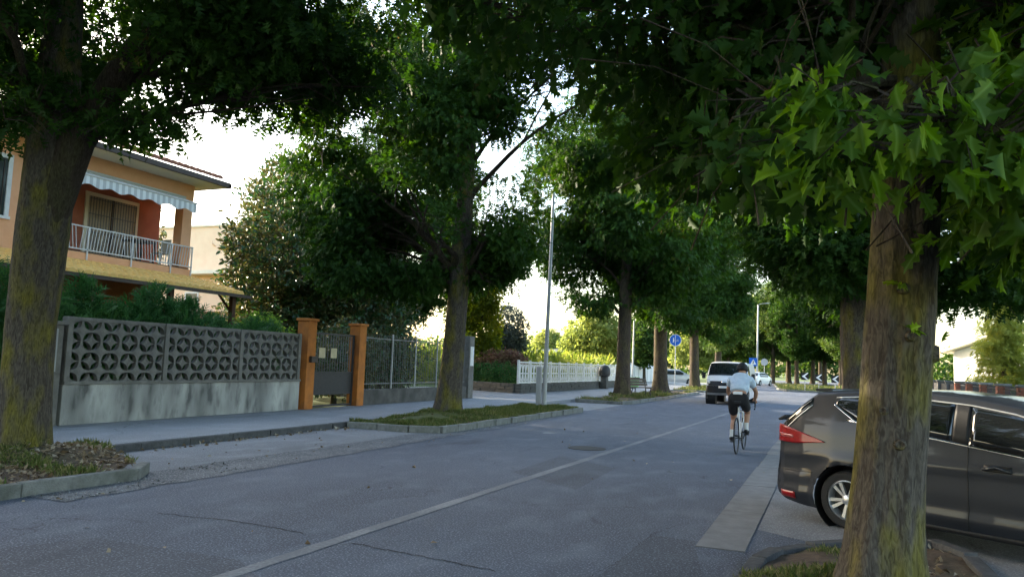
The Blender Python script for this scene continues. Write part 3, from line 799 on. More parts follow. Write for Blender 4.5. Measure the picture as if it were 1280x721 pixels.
pn = lambda x, y, s, o=0: vnoise(np.stack([x + o, y + o, x * 0 + 3], 1), s)
def scatter(name, label, cat, poly, hgt, n, T, size, material, mask=None, flat=False, seed=0, lift=0.0):
    gg = np.random.default_rng(seed)
    x0, x1 = min(p[0] for p in poly), max(p[0] for p in poly); y0, y1 = min(p[1] for p in poly), max(p[1] for p in poly)
    x = gg.uniform(x0, x1, n); y = gg.uniform(y0, y1, n)
    k = inside(poly, x, y)
    if mask is not None: k &= mask(x, y, gg)
    x, y = x[k], y[k]; m = len(x)
    z = (hgt(x, y) if hgt else np.zeros(m)) + lift
    if flat:
        ax = gg.normal(size=(m, 3)); ax[:, 2] *= .25; nr = gg.normal(size=(m, 3)) * .35; nr[:, 2] += 1; z = z + .012
    else:
        ax = gg.normal(size=(m, 3)) * .45; ax[:, 2] = 1; nr = gg.normal(size=(m, 3)); nr[:, 2] *= .2
    me = leaves(name, T, np.stack([x, y, z], 1), ax, nr, size * gg.uniform(.5, 1.3, m) * (1 if flat else (.45 + 1.1 * pn(x, y, 2.7, 5))), gg.random(m), material)
    return tag(link(name, me), label, cat, kind='stuff')
BLADE = tmpl_rhomb(.045)
V1 = [(-7.8, 4), (-7.78, 6.75), (-8.1, 7.35), (-9.2, 7.9), (-9.86, 8.4), (-9.86, 4)]
scatter('grass', 'sparse grass tufts on the earth by the leftmost tree', 'grass', V1, h1, 14000, BLADE, .09, 'grass_blade', lambda x, y, q: pn(x, y, 1.9) > .56, seed=1)
scatter('fallen_leaves', 'pale dry leaves strewn round the leftmost tree', 'fallen leaves', V1, h1, 2600, RHO, .075, 'dead_leaf', None, True, 2)
scatter('grass', 'green grass on the verge below the lamp post', 'grass', I2, h2, 46000, BLADE, .08, 'grass_blade', lambda x, y, q: (pn(x, y, 1.3) + .25 * (y > 19)) > .42, seed=3)
scatter('fallen_leaves', 'few dry leaves on the verge of the second left tree', 'fallen leaves', I2, h2, 500, RHO, .07, 'dead_leaf', None, True, 4)
scatter('grass', 'thin grass on the verge by the bench', 'grass', I3, h3, 16000, BLADE, .14, 'grass_blade', lambda x, y, q: pn(x, y, .9) > .5, seed=5)
scatter('grass', 'sunlit grass on the far left verge', 'grass', I4, h4, 14000, BLADE, .16, 'grass_blade', None, seed=6)
scatter('grass', 'moss-like short grass left of the nearest right tree', 'grass', K5, h5, 26000, BLADE, .07, 'grass_blade', lambda x, y, q: (pn(x, y, 2.4) > .4) & (x < 0.25 + .2 * q.random(len(x))) & (y > 4), seed=7)
scatter('fallen_leaves', 'dry brown leaves on the earth right of the nearest tree', 'fallen leaves', K5, h5, 900, RHO, .06, 'dead_leaf', lambda x, y, q: (y > 4) & (x > .1), True, 8)
scatter('grass', 'grass on the far traffic island', 'grass', I6, h6, 9000, BLADE, .2, 'grass_blade', None, seed=9)
scatter('fallen_leaves', 'litter of small dry leaves along the left pavement kerb', 'fallen leaves', [(-9.84, 8.2), (-9.45, 8.2), (-9.6, 14.6), (-9.84, 14.6)], None, 800, RHO, .07, 'dead_leaf', lambda x, y, q: q.random(len(x)) < np.exp(-(x + 9.84) / .13), True, 10)
scatter('gravel', 'loose grey gravel in the gutter by the left kerb end', 'gravel', [(-7.62, 5.6), (-7.1, 5.6), (-7.25, 8.4), (-7.95, 8.6), (-7.95, 7.5), (-7.62, 7.0)], None, 1500, tmpl_rhomb(.6), .024, 'pebble', lambda x, y, q: pn(x, y, 1.6) > .35, True, 12)
scatter('fallen_leaves', 'scattered dry leaves lying on the road and bays', 'fallen leaves', [(-9.5, 4), (-0.8, 4), (-0.8, 26), (-9.5, 26)], None, 420, RHO, .06, 'dead_leaf', lambda x, y, q: q.random(len(x)) < (.15 + .85 * (x < -7.2)), True, 13)

# ------------------------------------------------------------------ garden wall with pierced blocks
WX = -13.0
bw = empty('garden_wall', (WX, 10.0, 0.12)); tag(bw, 'stained concrete garden wall topped with pierced circle-pattern blocks', 'garden wall')
MB().box(-0.2, 0, 0.0, 6.85, 0, 0.74).build('wall_base', 'wall_concrete', bw, bevel=0.01)
MB().box(-0.23, 0.035, 0.0, 6.85, 0.743, 0.80).build('coping', 'block_concrete', bw, bevel=0.008)
def curve2(a, c, b, n=7):
    return [((1 - t) ** 2 * a[0] + 2 * t * (1 - t) * c[0] + t * t * b[0], (1 - t) ** 2 * a[1] + 2 * t * (1 - t) * c[1] + t * t * b[1]) for t in np.linspace(0, 1, n)]
def block_mesh(s):
    w = .055; mb = MB(); star = []
    for q in range(4):
        ca, sa = [(1, 0), (0, 1), (-1, 0), (0, -1)][q]
        pts = curve2((.5, w), (.04, .04), (w, .5))
        star += [(p[0] * ca - p[1] * sa, p[0] * sa + p[1] * ca) for p in pts]
    mb.prism([(p[0] * s, p[1] * s) for p in star], -0.05, 0.05, 'x')
    for q in range(4):
        ca, sa = [(1, 0), (0, 1), (-1, 0), (0, -1)][q]
        pts = [(.499, .499)] + curve2((w, .499), (.475, .475), (.499, w))
        pts = [(p[0] * ca - p[1] * sa, p[0] * sa + p[1] * ca) for p in pts]
        mb.prism([(p[0] * s, p[1] * s) for p in pts], -0.047, 0.047, 'x')
    me = mb.mesh('pierced_block', 'block_concrete')
    bm = bmesh.new(); bm.from_mesh(me); bmesh.ops.recalc_face_normals(bm, faces=bm.faces); bm.to_mesh(me); bm.free()
    return me
posts = [0.05, 2.32, 4.58, 6.76]
H0, H1 = 0.80, 1.93
BM = block_mesh(1.0)
for y in posts:
    MB().box(-0.16, 0.02, y - .055, y + .055, H0, 2.0).build('post', 'block_concrete', bw, bevel=0.01)
for a, b in zip(posts, posts[1:]):
    n = 5; wy = (b - a - .115) / n; hz = (H1 - H0) / 3
    for i in range(n):
        for j in range(3):
            o = link('pierced_block', BM, bw)
            o.location = (-0.07, a + .0575 + wy * (i + .5), H0 + hz * (j + .5)); o.scale = (1, wy * .998, hz * .998)
    MB().box(-0.13, -0.01, a + .056, b - .056, H1 + .001, 2.0).build('top_rail', 'block_concrete', bw, bevel=0.008)
# utility cabinet at the wall's near end
uc = empty('utility_cabinet', (WX, 9.55, 0.12)); tag(uc, 'grey utility cabinet on a concrete plinth beside the leftmost tree trunk', 'cabinet')
MB().box(-0.3, 0.02, -0.35, 0.36, 0, 0.93).build('plinth', 'cabinet_concrete', uc, bevel=.012)
MB().box(-0.3, 0.02, -0.35, 0.36, 0.932, 1.83).build('surround', 'cabinet_concrete', uc, bevel=.012)
MB().box(-0.34, 0.07, -0.4, 0.41, 1.832, 1.9).build('cap', 'cabinet_concrete', uc, bevel=.012)
dr = MB().box(0.022, 0.045, -0.27, 0.24, 0.98, 1.76).build('door', 'cabinet_grey', uc, bevel=.006)
MB().box(0.046, 0.062, 0.1, 0.15, 1.3, 1.42).build('lock', 'black_plastic', dr)
# gate pillars
for y, lab in ((17.15, 'orange rendered gate pillar with mailbox beside the pierced wall'), (19.6, 'orange rendered gate pillar right of the metal gate')):
    gp = empty('gate_pillar', (WX, y, 0.12)); tag(gp, lab, 'gate pillar', 'orange gate pillars')
    MB().box(-0.26, 0.1, -0.18, 0.18, 0, 2.36).build('shaft', 'pillar_orange', gp, bevel=.01)
    MB().box(-0.3, 0.14, -0.22, 0.22, 2.362, 2.43).build('cap', 'pillar_orange', gp, bevel=.01)
    if y < 18:
        mbx = MB().box(0.102, 0.2, -0.1, 0.17, 1.25, 1.42).build('mailbox', 'gutter_brown', gp, bevel=.01)
        MB().box(0.201, 0.206, -0.06, 0.13, 1.36, 1.375).build('slot', 'sign_black', mbx)
# gate
gt = empty('garden_gate', (WX - 0.08, 17.34, 0.12)); tag(gt, 'dark metal garden gate with upright bars and two plates', 'gate')
W = 2.06
fr = MB()
for a in ((0, .06, 0.02, 2.08), (W - .06, W, 0.02, 2.08)): fr.box(-.025, .025, a[0], a[1], a[2], a[3])
for z in (0.03, 0.36, 0.95, 2.03): fr.box(-.022, .022, .06, W - .06, z, z + .05)
fr.build('gate_frame', 'iron_dark', gt)
MB().box(-.012, .012, .06, W - .06, .41, .95).build('lower_panel', 'iron_dark', gt)
barm = MB().box(-.008, .008, -.008, .008, 0, 1.03).mesh('bar', 'iron_grey')
for i in range(15):
    o = link('bar', barm, gt); o.location = (0, .06 + (W - .12) * (i + 1) / 16, 1.0)
for y in (.5, 1.05): MB().box(.012, .02, y - .14, y + .14, 1.38, 1.66).build('plate', 'plate_cream', gt)
MB().box(-.08, .12, W + .03, W + .11, 0, 2.12).build('gate_post', 'iron_dark', gt)
# railing fence on a low wall
rf = empty('railing_fence', (WX, 19.85, 0.12)); tag(rf, 'thin bar railing fence with pale posts on a dark low wall', 'fence')
MB().box(-.2, 0, 0, 7.2, 0, .46).build('low_wall', 'low_wall_concrete', rf, bevel=.012)
LN = 7.2
barm = MB().tube([(0, 0, .465), (0, 0, 2.16)], .008, 6).mesh('bar', 'iron_grey')
for i in range(58):
    o = link('bar', barm, rf); o.location = (-.1, .1 + i * LN / 58.5, 0); o.rotation_euler = (0, g.normal(0, .008), 0)
for z in (.62, 2.02): MB().box(-.115, -.085, 0.02, LN - .02, z, z + .03).build('rail', 'iron_grey', rf)
for y in (1.72, 3.25, 4.8, 6.4): MB().tube([(-.06, y, .465), (-.06, y, 2.2)], .028, 8).build('post', 'galvanised', rf)
# end pillar with notice
ep = empty('concrete_pillar', (WX - .1, 27.35, .12)); tag(ep, 'grey concrete pillar with white notice at the railing fence end', 'pillar')
MB().box(-.2, .14, -.22, .22, 0, 2.4).build('shaft', 'cabinet_concrete', ep, bevel=.015)
MB().box(.141, .155, -.14, .15, 1.25, 2.0).build('notice', 'white_paint', ep)

# ------------------------------------------------------------------ orange house with loggia
HX, HY = -20.8, 20.4
hs = empty('house', (HX, HY, 0)); tag(hs, 'orange two-storey house with a corner balcony, awning and tiled canopy', 'house')
# local: x = 0 at the front plane, negative into the house; y = 0 at the right-hand corner, negative to the left
BK = -1.5; LY = -6.1      # loggia back wall and left side
ZF = 4.52
w = MB()
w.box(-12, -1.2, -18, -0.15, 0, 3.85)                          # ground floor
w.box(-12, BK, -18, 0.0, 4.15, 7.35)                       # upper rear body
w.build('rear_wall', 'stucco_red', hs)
w = MB()
w.box(BK + .002, 0, -18, LY, 3.86, 7.35)                   # upper front left wall
w.box(-1.19, 0.0, -18, LY - 2, 0, 3.858)
w.build('front_wall', 'stucco_orange', hs)
MB().box(BK - .2, 0, LY + .002, 0.02, 6.88, 7.38).build('beam', 'stucco_orange', hs)
MB().box(-0.38, 0.0, -0.42, 0.0, ZF - .08, 6.878).build('column', 'stucco_orange', hs)
MB().box(BK + .004, 0.04, LY + .004, 0.06, 4.1, 4.4).build('balcony_slab', 'stucco_orange', hs)
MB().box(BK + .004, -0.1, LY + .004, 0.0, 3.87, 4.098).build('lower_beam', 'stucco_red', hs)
MB().box(-1.45, 0.02, LY + .01, 0.0, 4.402, ZF - .09).build('balcony_floor', 'stone_grey', hs)
# balcony door
dv = MB(); dv.box(BK + .002, BK + .05, -3.06, -2.94, ZF - .08, 6.62); dv.box(BK + .002, BK + .05, -1.1, -.98, ZF - .08, 6.62); dv.box(BK + .002, BK + .05, -2.94, -1.1, 6.5, 6.62)
door = dv.build('balcony_door', 'soffit_cream', hs)
for i in range(2):
    y0 = -2.93 + i * .915
    lf = MB().box(BK + .003, BK + .03, y0, y0 + .9, ZF - .06, 6.49).build('door_leaf', 'shutter_brown', door)
    pass
gm = MB().box(-.006, .006, -.009, .009, 0, 2.03).mesh('grille_bar', 'iron_grey')
for i in range(18):
    o = link('grille_bar', gm, door); o.location = (BK + .09, -2.9 + i * 1.78 / 17, ZF - .07)
MB().box(BK + .031, BK + .06, -2.06, -1.98, ZF - .06, 6.49).build('centre_stile', 'dark_wood', door)
for z in (4.6, 5.3, 5.9, 6.4): MB().box(BK + .08, BK + .1, -2.93, -1.11, z, z + .02).build('grille_rail', 'iron_grey', door)
# window at the far left
wn_ = MB(); y0, y1, z0, z1 = -7.75, -6.52, 5.05, 6.75
for a in ((y0, y0 + .12, z0, z1), (y1 - .12, y1, z0, z1), (y0 + .12, y1 - .12, z1 - .12, z1), (y0 - .05, y1 + .05, z0 - .08, z0)): wn_.box(.002, .05, *a)
win = wn_.build('window', 'white_paint', hs)
MB().box(.003, .012, y0 + .12, y1 - .12, z0, z1 - .12).build('pane', 'glass_window', win)
for i in range(6): MB().box(.02, .032, y0 + .2 + i * .16, y0 + .215 + i * .16, z0, z1 - .12).build('bar', 'gutter_brown', win)
# railing
rl = empty('balcony_railing', (0, 0, 0)); rl.parent = hs
for z in (4.47, 5.16): MB().box(.05, .085, LY + .1, .08, z, z + .035).build('rail', 'white_metal', rl)
for y in (-5.7, -4.05, -2.45, -.85, .05): MB().box(.05, .085, y - .02, y + .02, 4.08, 5.16).build('rail_post', 'white_metal', rl)
bm_ = MB().box(-.008, .008, -.008, .008, 0, .66).mesh('baluster', 'white_metal')
for i in range(52):
    o = link('baluster', bm_, rl); o.location = (.067, LY + .2 + i * .114, 4.5); o.rotation_euler = (R(7 if (i // 14) % 2 == 0 else -7), 0, 0)
for z in (4.47, 5.16): MB().box(-1.45, .049, .06, .09, z, z + .035).build('side_rail', 'white_metal', rl)
for i in range(12):
    o = link('baluster', bm_, rl); o.location = (-1.4 + i * .12, .075, 4.5)
# awning
aw = empty('awning', (0, 0, 0)); aw.parent = hs
na = 44
for c, mname in ((0, 'awning_white'), (1, 'awning_grey')):
    m = MB()
    for i in range(na):
        if i % 2 != c: continue
        ya, yb = LY + .7 + i * 4.95 / na, LY + .7 + (i + 1) * 4.95 / na
        m.add([(.01, ya, 6.86), (.01, yb, 6.86), (.62, yb, 6.62), (.62, ya, 6.62)], [(0, 1, 2, 3)])
        sc = lambda y: .3 + .045 * math.sin(y * 8.5)
        m.add([(.62, ya, 6.62), (.62, yb, 6.62), (.63, yb, 6.62 - sc(yb)), (.63, ya, 6.62 - sc(ya))], [(0, 1, 2, 3)])
    m.build('fabric', mname, aw)
MB().tube([(.62, LY + .68, 6.63), (.62, -.42, 6.63)], .03, 8).build('front_bar', 'white_metal', aw)
MB().tube([(.05, LY + .68, 6.87), (.05, -.42, 6.87)], .05, 8).build('roller', 'awning_grey', aw)
# eaves and roof
MB().box(-12.6, .95, -18.6, .55, 7.382, 7.46).build('soffit', 'soffit_cream', hs)
gt_ = MB(); gt_.box(.951, 1.06, -18.7, .67, 7.39, 7.56); gt_.box(-12.6, 1.06, .551, .67, 7.385, 7.555)
gt_.build('gutter', 'gutter_brown', hs)
rf_ = MB()
rf_.add([(1.0, -18.6, 7.57), (1.0, .6, 7.57), (-12.6, .6, 7.57), (-12.6, -18.6, 7.57), (-5.8, -12, 9.6), (-5.8, -6.0, 9.6)],
        [(0, 1, 5, 4), (1, 2, 5), (2, 3, 4, 5), (3, 0, 4), (0, 3, 2, 1)])
roof = rf_.build('roof', 'roof_tile', hs)
def tile_rows(y0, y1, top, bot, pitch, z_off, material, parent, hip=None):
    """barrel tiles laid down a slope; top/bot = (x, z)"""
    m = MB(); rows = max(3, int(math.hypot(bot[0] - top[0], bot[1] - top[1]) / .36))
    y = y0
    while y < y1:
        for r in range(rows):
            f0, f1 = r / rows, (r + 1.12) / rows
            xa, za = top[0] + (bot[0] - top[0]) * f0, top[1] + (bot[1] - top[1]) * f0
            xb, zb = top[0] + (bot[0] - top[0]) * f1, top[1] + (bot[1] - top[1]) * f1
            if hip and y > hip(f0): continue
            vs = []
            for (x, z, rr, l) in ((xa, za, pitch * .43, .0), (xb, zb, pitch * .5, .022)):
                for k in range(6):
                    q = PI * k / 5
                    vs.append((x, y + rr * math.cos(q), z + z_off + l + rr * .95 * math.sin(q)))
            m.add(vs, [(k, k + 1, 7 + k, 6 + k) for k in range(5)] + [tuple(range(6, 12))])
        y += pitch
    o = m.build('tile_rows', material, parent); o['kind'] = 'stuff'
    return o
tile_rows(-16, .55, (-5.7, 9.6), (1.02, 7.6), .26, .01, 'roof_tile', roof, hip=lambda f: -6.0 + 6.5 * f)
# tiled canopy
cn = MB(); cn.add([(0.0, -12, 4.08), (0.0, .3, 4.08), (1.85, 1.05, 3.56), (1.85, -12, 3.56), (0.0, -12, 3.99), (0.0, .3, 3.99), (1.85, 1.05, 3.47), (1.85, -12, 3.47)],
                  [(0, 1, 2, 3), (7, 6, 5, 4), (2, 1, 5, 6), (3, 2, 6, 7), (0, 3, 7, 4)])
canopy = cn.build('canopy', 'dark_wood', hs)
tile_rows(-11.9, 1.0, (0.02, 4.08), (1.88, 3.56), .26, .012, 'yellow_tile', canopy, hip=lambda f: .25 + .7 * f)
MB().box(1.855, 1.95, -12, 1.08, 3.47, 3.57).build('canopy_gutter', 'gutter_brown', canopy)
for y in (-8, -5, -2.2, .55):
    MB().box(1.5, 1.66, y - .08, y + .08, 0, 3.5).build('canopy_post', 'dark_wood', hs)
    MB().tube([(1.58, y, 2.9), (0.9, y, 3.62)], .05, 4).build('brace', 'dark_wood', hs)
MB().box(-1.195, -1.15, -4.6, -3.2, 0.2, 2.4).build('door', 'dark_wood', hs)
w3 = MB().box(-1.195, -1.13, -2.5, -1.2, 1.0, 2.4).build('window', 'white_paint', hs); MB().box(-1.129, -1.12, -2.4, -1.3, 1.08, 2.32).build('pane', 'glass_window', w3)
dp = MB().tube([(.08, .1, 7.4), (.08, .1, 4.2)], .04, 8)
# balcony furniture
ch = empty('garden_chair', (HX - .55, HY - .75, ZF - .09)); tag(ch, 'pale folding chair on the balcony beside the column', 'chair')
MB().box(-.22, .22, -.22, .22, .42, .46).build('seat', 'shutter_brown', ch); MB().box(-.22, .22, .2, .24, .47, .95).build('backrest', 'soffit_cream', ch)
for a in (-.2, .2):
    for b in (-.2, .2): MB().box(a - .02, a + .02, b - .02, b + .02, 0, .42).build('leg', 'white_metal', ch)
tb = empty('balcony_table', (HX - .6, HY - 1.6, ZF - .09)); tag(tb, 'dark table on the balcony behind the railing', 'table')
MB().box(-.35, .35, -.4, .4, .7, .75).build('top', 'iron_dark', tb)
for a in (-.3, .3):
    for b in (-.35, .35): MB().box(a - .02, a + .02, b - .02, b + .02, 0, .7).build('leg', 'iron_dark', tb)

# ------------------------------------------------------------------ peach neighbour
nb = empty('house', (-31.6, 36, 0)); tag(nb, 'sunlit peach house with a flat parapet behind the balcony house', 'house')
MB().box(-14, 0, 0, 12, 0, 6.2).build('wall', 'stucco_peach', nb)
MB().box(-14.3, .9, -.9, 12, 6.2, 6.42).build('ledge', 'soffit_cream', nb)
MB().box(-14.1, 0.1, -.1, 11.9, 6.421, 9.2).build('parapet', 'stucco_peach', nb)
MB().box(-14.2, .2, -.2, 12, 9.2, 9.32).build('coping', 'soffit_cream', nb)
MB().tube([(-.9, -.16, 9.2), (-.9, -.16, 6.42)], .05, 8).build('drainpipe', 'stucco_peach', nb)
MB().tube([(-3, -.11, 8.0), (-3, -.35, 8.1), (-3, -.35, 8.25)], .05, 6).build('wall_lamp', 'stucco_peach', nb)
for x in (-9, -5.2):
    wv = MB().box(x, x + 1.1, -.03, .0, 3.6, 5.2).build('window', 'white_paint', nb); MB().box(x + .1, x + 1.0, -.036, -.031, 3.7, 5.1).build('pane', 'glass_window', wv)
cn = MB(); cn.add([(-8, -2.6, 3.2), (-.5, -2.6, 3.2), (-.5, 0, 4.0), (-8, 0, 4.0), (-8, -2.6, 3.1), (-.5, -2.6, 3.1), (-.5, 0, 3.9), (-8, 0, 3.9)], [(0, 1, 2, 3), (7, 6, 5, 4), (0, 4, 5, 1), (1, 5, 6, 2), (0, 3, 7, 4)])
cn.build('canopy', 'roof_tile', nb)

# ------------------------------------------------------------------ stone wall with white ornamental fence
sw_ = empty('stone_wall', (-13.6, 33.9, .12)); tag(sw_, 'low dark layered stone wall under the white fence', 'wall')
stm = []
for k in range(4):
    q = MB(); q.cbox((0, 0, 0), (.3, 1, 1)); so = q.build('stone', 'stone_grey', None, bevel=.03)
    for v in so.data.vertices: v.co.x += random.uniform(-.012, .012)
    stm.append(so.data); bpy.data.objects.remove(so)
def stone_run(x0, y0, dx, dy, L, rows):
    for r in range(rows):
        s = -.0 if r % 2 else -.2
        while s < L:
            l = random.uniform(.45, .85); e = min(s + l, L)
            if e - max(s, 0) > .08:
                a = max(s, 0); c = (a + e) / 2
                o = link('stone', random.choice(stm), sw_)
                o.location = (x0 + dx * c, y0 + dy * c, r * .15 + .075); o.scale = (1 + random.uniform(-.1, .12), e - a - .012, .143)
                o.rotation_euler = (0, 0, math.atan2(-dx, dy))
            s += l
stone_run(0, 0, 0, 1, 20, 3)
stone_run(-.16, .12, -.91, .41, 5.2, 3)
wf = empty('white_fence', (-13.6, 33.9, .57)); tag(wf, 'white ornamental concrete fence on the dark stone wall', 'fence')
pm = MB().box(-.05, .05, -.05, .05, 0, 1.12).mesh('post', 'white_paint')
bal = MB().lathe([(.025, .08), (.045, .25), (.025, .45), (.045, .7), (.025, .95)], 8).mesh('baluster', 'white_paint')
curl = MB()
for sg in (1, -1):
    curl.tube([(0, sg * (.02 + .13 * math.sin(t * PI)) * (1 if t < .5 else -1) * 1.0, .12 + .8 * t) for t in np.linspace(0, 1, 13)], .022, 6)
curlm = curl.mesh('scroll', 'white_paint')
rlm = MB().box(-.03, .03, 0, 1.4, 0, .07).mesh('rail', 'white_paint')
for k in range(14):
    o = link('post', pm, wf); o.location = (0, k * 1.5, 0)
    if k == 13: break
    for z in (.02, .98):
        o = link('rail', rlm, wf); o.location = (0, k * 1.5 + .05, z)
    for j in (0.2, 0.55, 0.95, 1.3):
        o = link('baluster', bal, wf); o.location = (0, k * 1.5 + j, 0)
    for j in (.375, .75, 1.125):
        o = link('scroll', curlm, wf); o.location = (0, k * 1.5 + j, 0)
fo = empty('stone_post', (-13.15, 47.4, .12)); tag(fo, 'grey stone post with a rounded dark top before the white fence', 'stone post')
MB().box(-.2, .2, -.22, .22, 0, .75).build('shaft', 'stone_grey', fo, bevel=.03)
MB().lathe([(.02, 1.5), (.2, 1.45), (.34, 1.28), (.38, 1.0), (.33, .8), (.24, .752)], 16).build('domed_top', 'iron_dark', fo, smooth=True)
gh = empty('greenhouse', (-25, 74, 0)); tag(gh, 'long white greenhouse roof beyond the maize field', 'greenhouse')
prof = [(-6.5 , 0), (-6.5, 1.6), (-4.8, 2.5), (-2.5, 2.95), (0, 3.1), (2.5, 2.95), (4.8, 2.5), (6.5, 1.6), (6.5, 0)]
MB().prism(prof, 0, 16, 'y').build('cover', 'greenhouse_white', gh)
for k in range(9): MB().tube([(p[0], k * 2 - .02, p[1] + .02) for p in prof], .04, 5).build('hoop', 'galvanised', gh)

# ------------------------------------------------------------------ vehicles: lofted bodies with panels that follow the surface
class Body:
    def __init__(s, W, plan, vert, zs, zb, crown, bow_f, bow_r, s_f, s_r, bulge=None):
        s.W, s.plan, s.vert, s.zs_t, s.zb_t, s.crown_t = W, plan, vert, zs, zb, crown
        s.bow_f, s.bow_r, s.s_f, s.s_r, s.bulge = bow_f, bow_r, s_f, s_r, bulge
    def ip(s, t, x): return float(np.interp(x, [a for a, _ in t], [b for _, b in t]))
    def zs(s, x): return s.ip(s.zs_t, x)
    def zb(s, x): return s.ip(s.zb_t, x)
    def hw(s, x, z):
        h = s.W * s.ip(s.plan, x) * s.ip(s.vert, z)
        return h + (s.bulge(x, z) if s.bulge else 0)
    def bx(s, x, y):
        k = (y / s.W) ** 2
        f = max(0.0, (x - s.s_f + 1.0)) ** 2; r = max(0.0, (s.s_r + 0.8 - x) / .8) ** 2
        return x - s.bow_f * k * min(1, f) + s.bow_r * k * r
    def side(s, x, z, off=0.0, sg=-1):
        y = sg * (s.hw(x, z) + off); return (s.bx(x, y), y, z)
    def cap(s, x, th, off=0.0):
        """point on the roof/bonnet/end cap; th 0..pi from right to left"""
        zz = s.zs(x); h = s.hw(x, zz); c = s.ip(s.crown_t, x)
        y = -h * math.cos(th); z = zz + c * math.sin(th) ** 0.8
        d = 0.02
        dz = (s.zs(x + d) - s.zs(x - d)) / (2 * d); nl = math.hypot(1, dz)
        return (s.bx(x, y) - off * dz / nl, y, z + off / nl)
    def shell(s, stations, wheels, rad, name, material, parent, nz=30, nc=16):
        V = []; keep = []
        for x in stations:
            zb, zs = s.zb(x), s.zs(x)
            ring = [s.side(x, zb + (zs - zb) * k / nz) for k in range(nz)] + [s.cap(x, PI * k / nc) for k in range(nc + 1)] + [s.side(x, zb + (zs - zb) * k / nz, 0, 1) for k in range(nz - 1, -1, -1)]
            V.append(ring)
        n = len(V[0]); A = np.array(V)                       # stations x n x 3
        rem = np.zeros(A.shape[:2], bool)
        for wx, wz in wheels:
            d = np.hypot(A[:, :, 0] - wx, A[:, :, 2] - wz); ins = (d < rad) & (np.abs(A[:, :, 1]) > .35 * s.W)
            edge = np.zeros_like(ins)
            for dx, dy in ((1, 0), (-1, 0), (0, 1), (0, -1)):
                edge |= ins & ~np.roll(ins, (dx, dy), (0, 1))
            ii = np.argwhere(edge)
            for i, j in ii:
                q = A[i, j]; v = np.array([q[0] - wx, q[2] - wz]); v *= rad / (np.linalg.norm(v) + 1e-9)
                A[i, j, 0] = wx + v[0]; A[i, j, 2] = max(wz + v[1], s.zb(wx))
            rem |= ins & ~edge
        F = []
        for i in range(len(stations) - 1):
            for j in range(n - 1):
                q = [(i, j), (i + 1, j), (i + 1, j + 1), (i, j + 1)]
                if any(rem[a] for a in q): continue
                F.append(tuple(a * n + b for a, b in q))
        F.append(tuple(range(n))); F.append(tuple((len(stations) - 1) * n + k for k in range(n))[::-1])
        mb = MB(); mb.add(A.reshape(-1, 3), F)
        return mb.build(name, material, parent, smooth=True)
    def patch(s, name, s0, s1, lo, hi, off, material, parent, ns=16, nz=6, sg=-1):
        f = lambda g_, x: g_(x) if callable(g_) else g_
        V = []; F = []
        for i in range(ns + 1):
            x = s0 + (s1 - s0) * i / ns
            for k in range(nz + 1): V.append(s.side(x, f(lo, x) + (f(hi, x) - f(lo, x)) * k / nz, off, sg))
        for i in range(ns):
            for k in range(nz): F.append((i * (nz + 1) + k, (i + 1) * (nz + 1) + k, (i + 1) * (nz + 1) + k + 1, i * (nz + 1) + k + 1))
        mb = MB(); mb.add(V, F); o = mb.build(name, material, parent, smooth=True)
        md = o.modifiers.new('thickness', 'SOLIDIFY'); md.thickness = 0.006; md.offset = 0
        return o
    def cap_patch(s, name, s0, s1, t0, t1, off, material, parent, ns=12, nt=12):
        V = [s.cap(s0 + (s1 - s0) * i / ns, PI * (t0 + (t1 - t0) * k / nt), off) for i in range(ns + 1) for k in range(nt + 1)]
        F = [(i * (nt + 1) + k, (i + 1) * (nt + 1) + k, (i + 1) * (nt + 1) + k + 1, i * (nt + 1) + k + 1) for i in range(ns) for k in range(nt)]
        mb = MB(); mb.add(V, F); o = mb.build(name, material, parent, smooth=True)
        md = o.modifiers.new('thickness', 'SOLIDIFY'); md.thickness = 0.006; md.offset = 0
        return o

def wheel(parent, x, y, r, rim_r, w, sg, spokes=10):
    t = MB(); hwid = w / 2
    t.lathe([(rim_r, -hwid), (r - .03, -hwid), (r - .008, -hwid + .025), (r, -hwid + .06), (r, hwid - .06), (r - .008, hwid - .025), (r - .03, hwid), (rim_r, hwid)], 40, axis='y', caps=False)
    wo = t.build('wheel', 'rubber', parent, smooth=True); wo.location = (x, y, r)
    o = sg * (hwid - .012)
    rm = MB(); rm.lathe([(rim_r + .004, o - sg * .1), (rim_r + .004, o), (rim_r - .012, o + sg * .006), (rim_r - .022, o - sg * .02), (rim_r - .03, o - sg * .1)], 40, axis='y', caps=False); rm.build('rim', 'alloy', wo, smooth=True)
    MB().lathe([(rim_r - .025, o - sg * .101), (rim_r - .025, o - sg * .085), (.01, o - sg * .085)], 30, axis='y').build('brake_disc', 'iron_dark', wo)
    sp = MB()
    for k in range(spokes):
        q = 2 * PI * k / spokes + (.1 if k % 2 else -.1); ca, sa = math.cos(q), math.sin(q)
        a = Vector((ca * .035, o - sg * .018, sa * .035)); b = Vector((ca * (rim_r - .012), o - sg * .012, sa * (rim_r - .012)))
        px_ = Vector((-sa, 0, ca)) * .014; dpt = Vector((0, -sg * .03, 0))
        sp.add([a - px_ * .8, a + px_ * .8, b + px_ * 1.3, b - px_ * 1.3, a - px_ * .8 + dpt, a + px_ * .8 + dpt, b + px_ * 1.3 + dpt, b - px_ * 1.3 + dpt], [(0, 1, 2, 3), (7, 6, 5, 4), (0, 4, 5, 1), (1, 5, 6, 2), (2, 6, 7, 3), (3, 7, 4, 0)])
    sp.build('spokes', 'alloy', wo)
    MB().lathe([(.05, o - sg * .03), (.048, o - sg * .005), (.03, o + sg * .002), (.004, o + sg * .003)], 16, axis='y').build('hub', 'alloy', wo, smooth=True)
    return wo

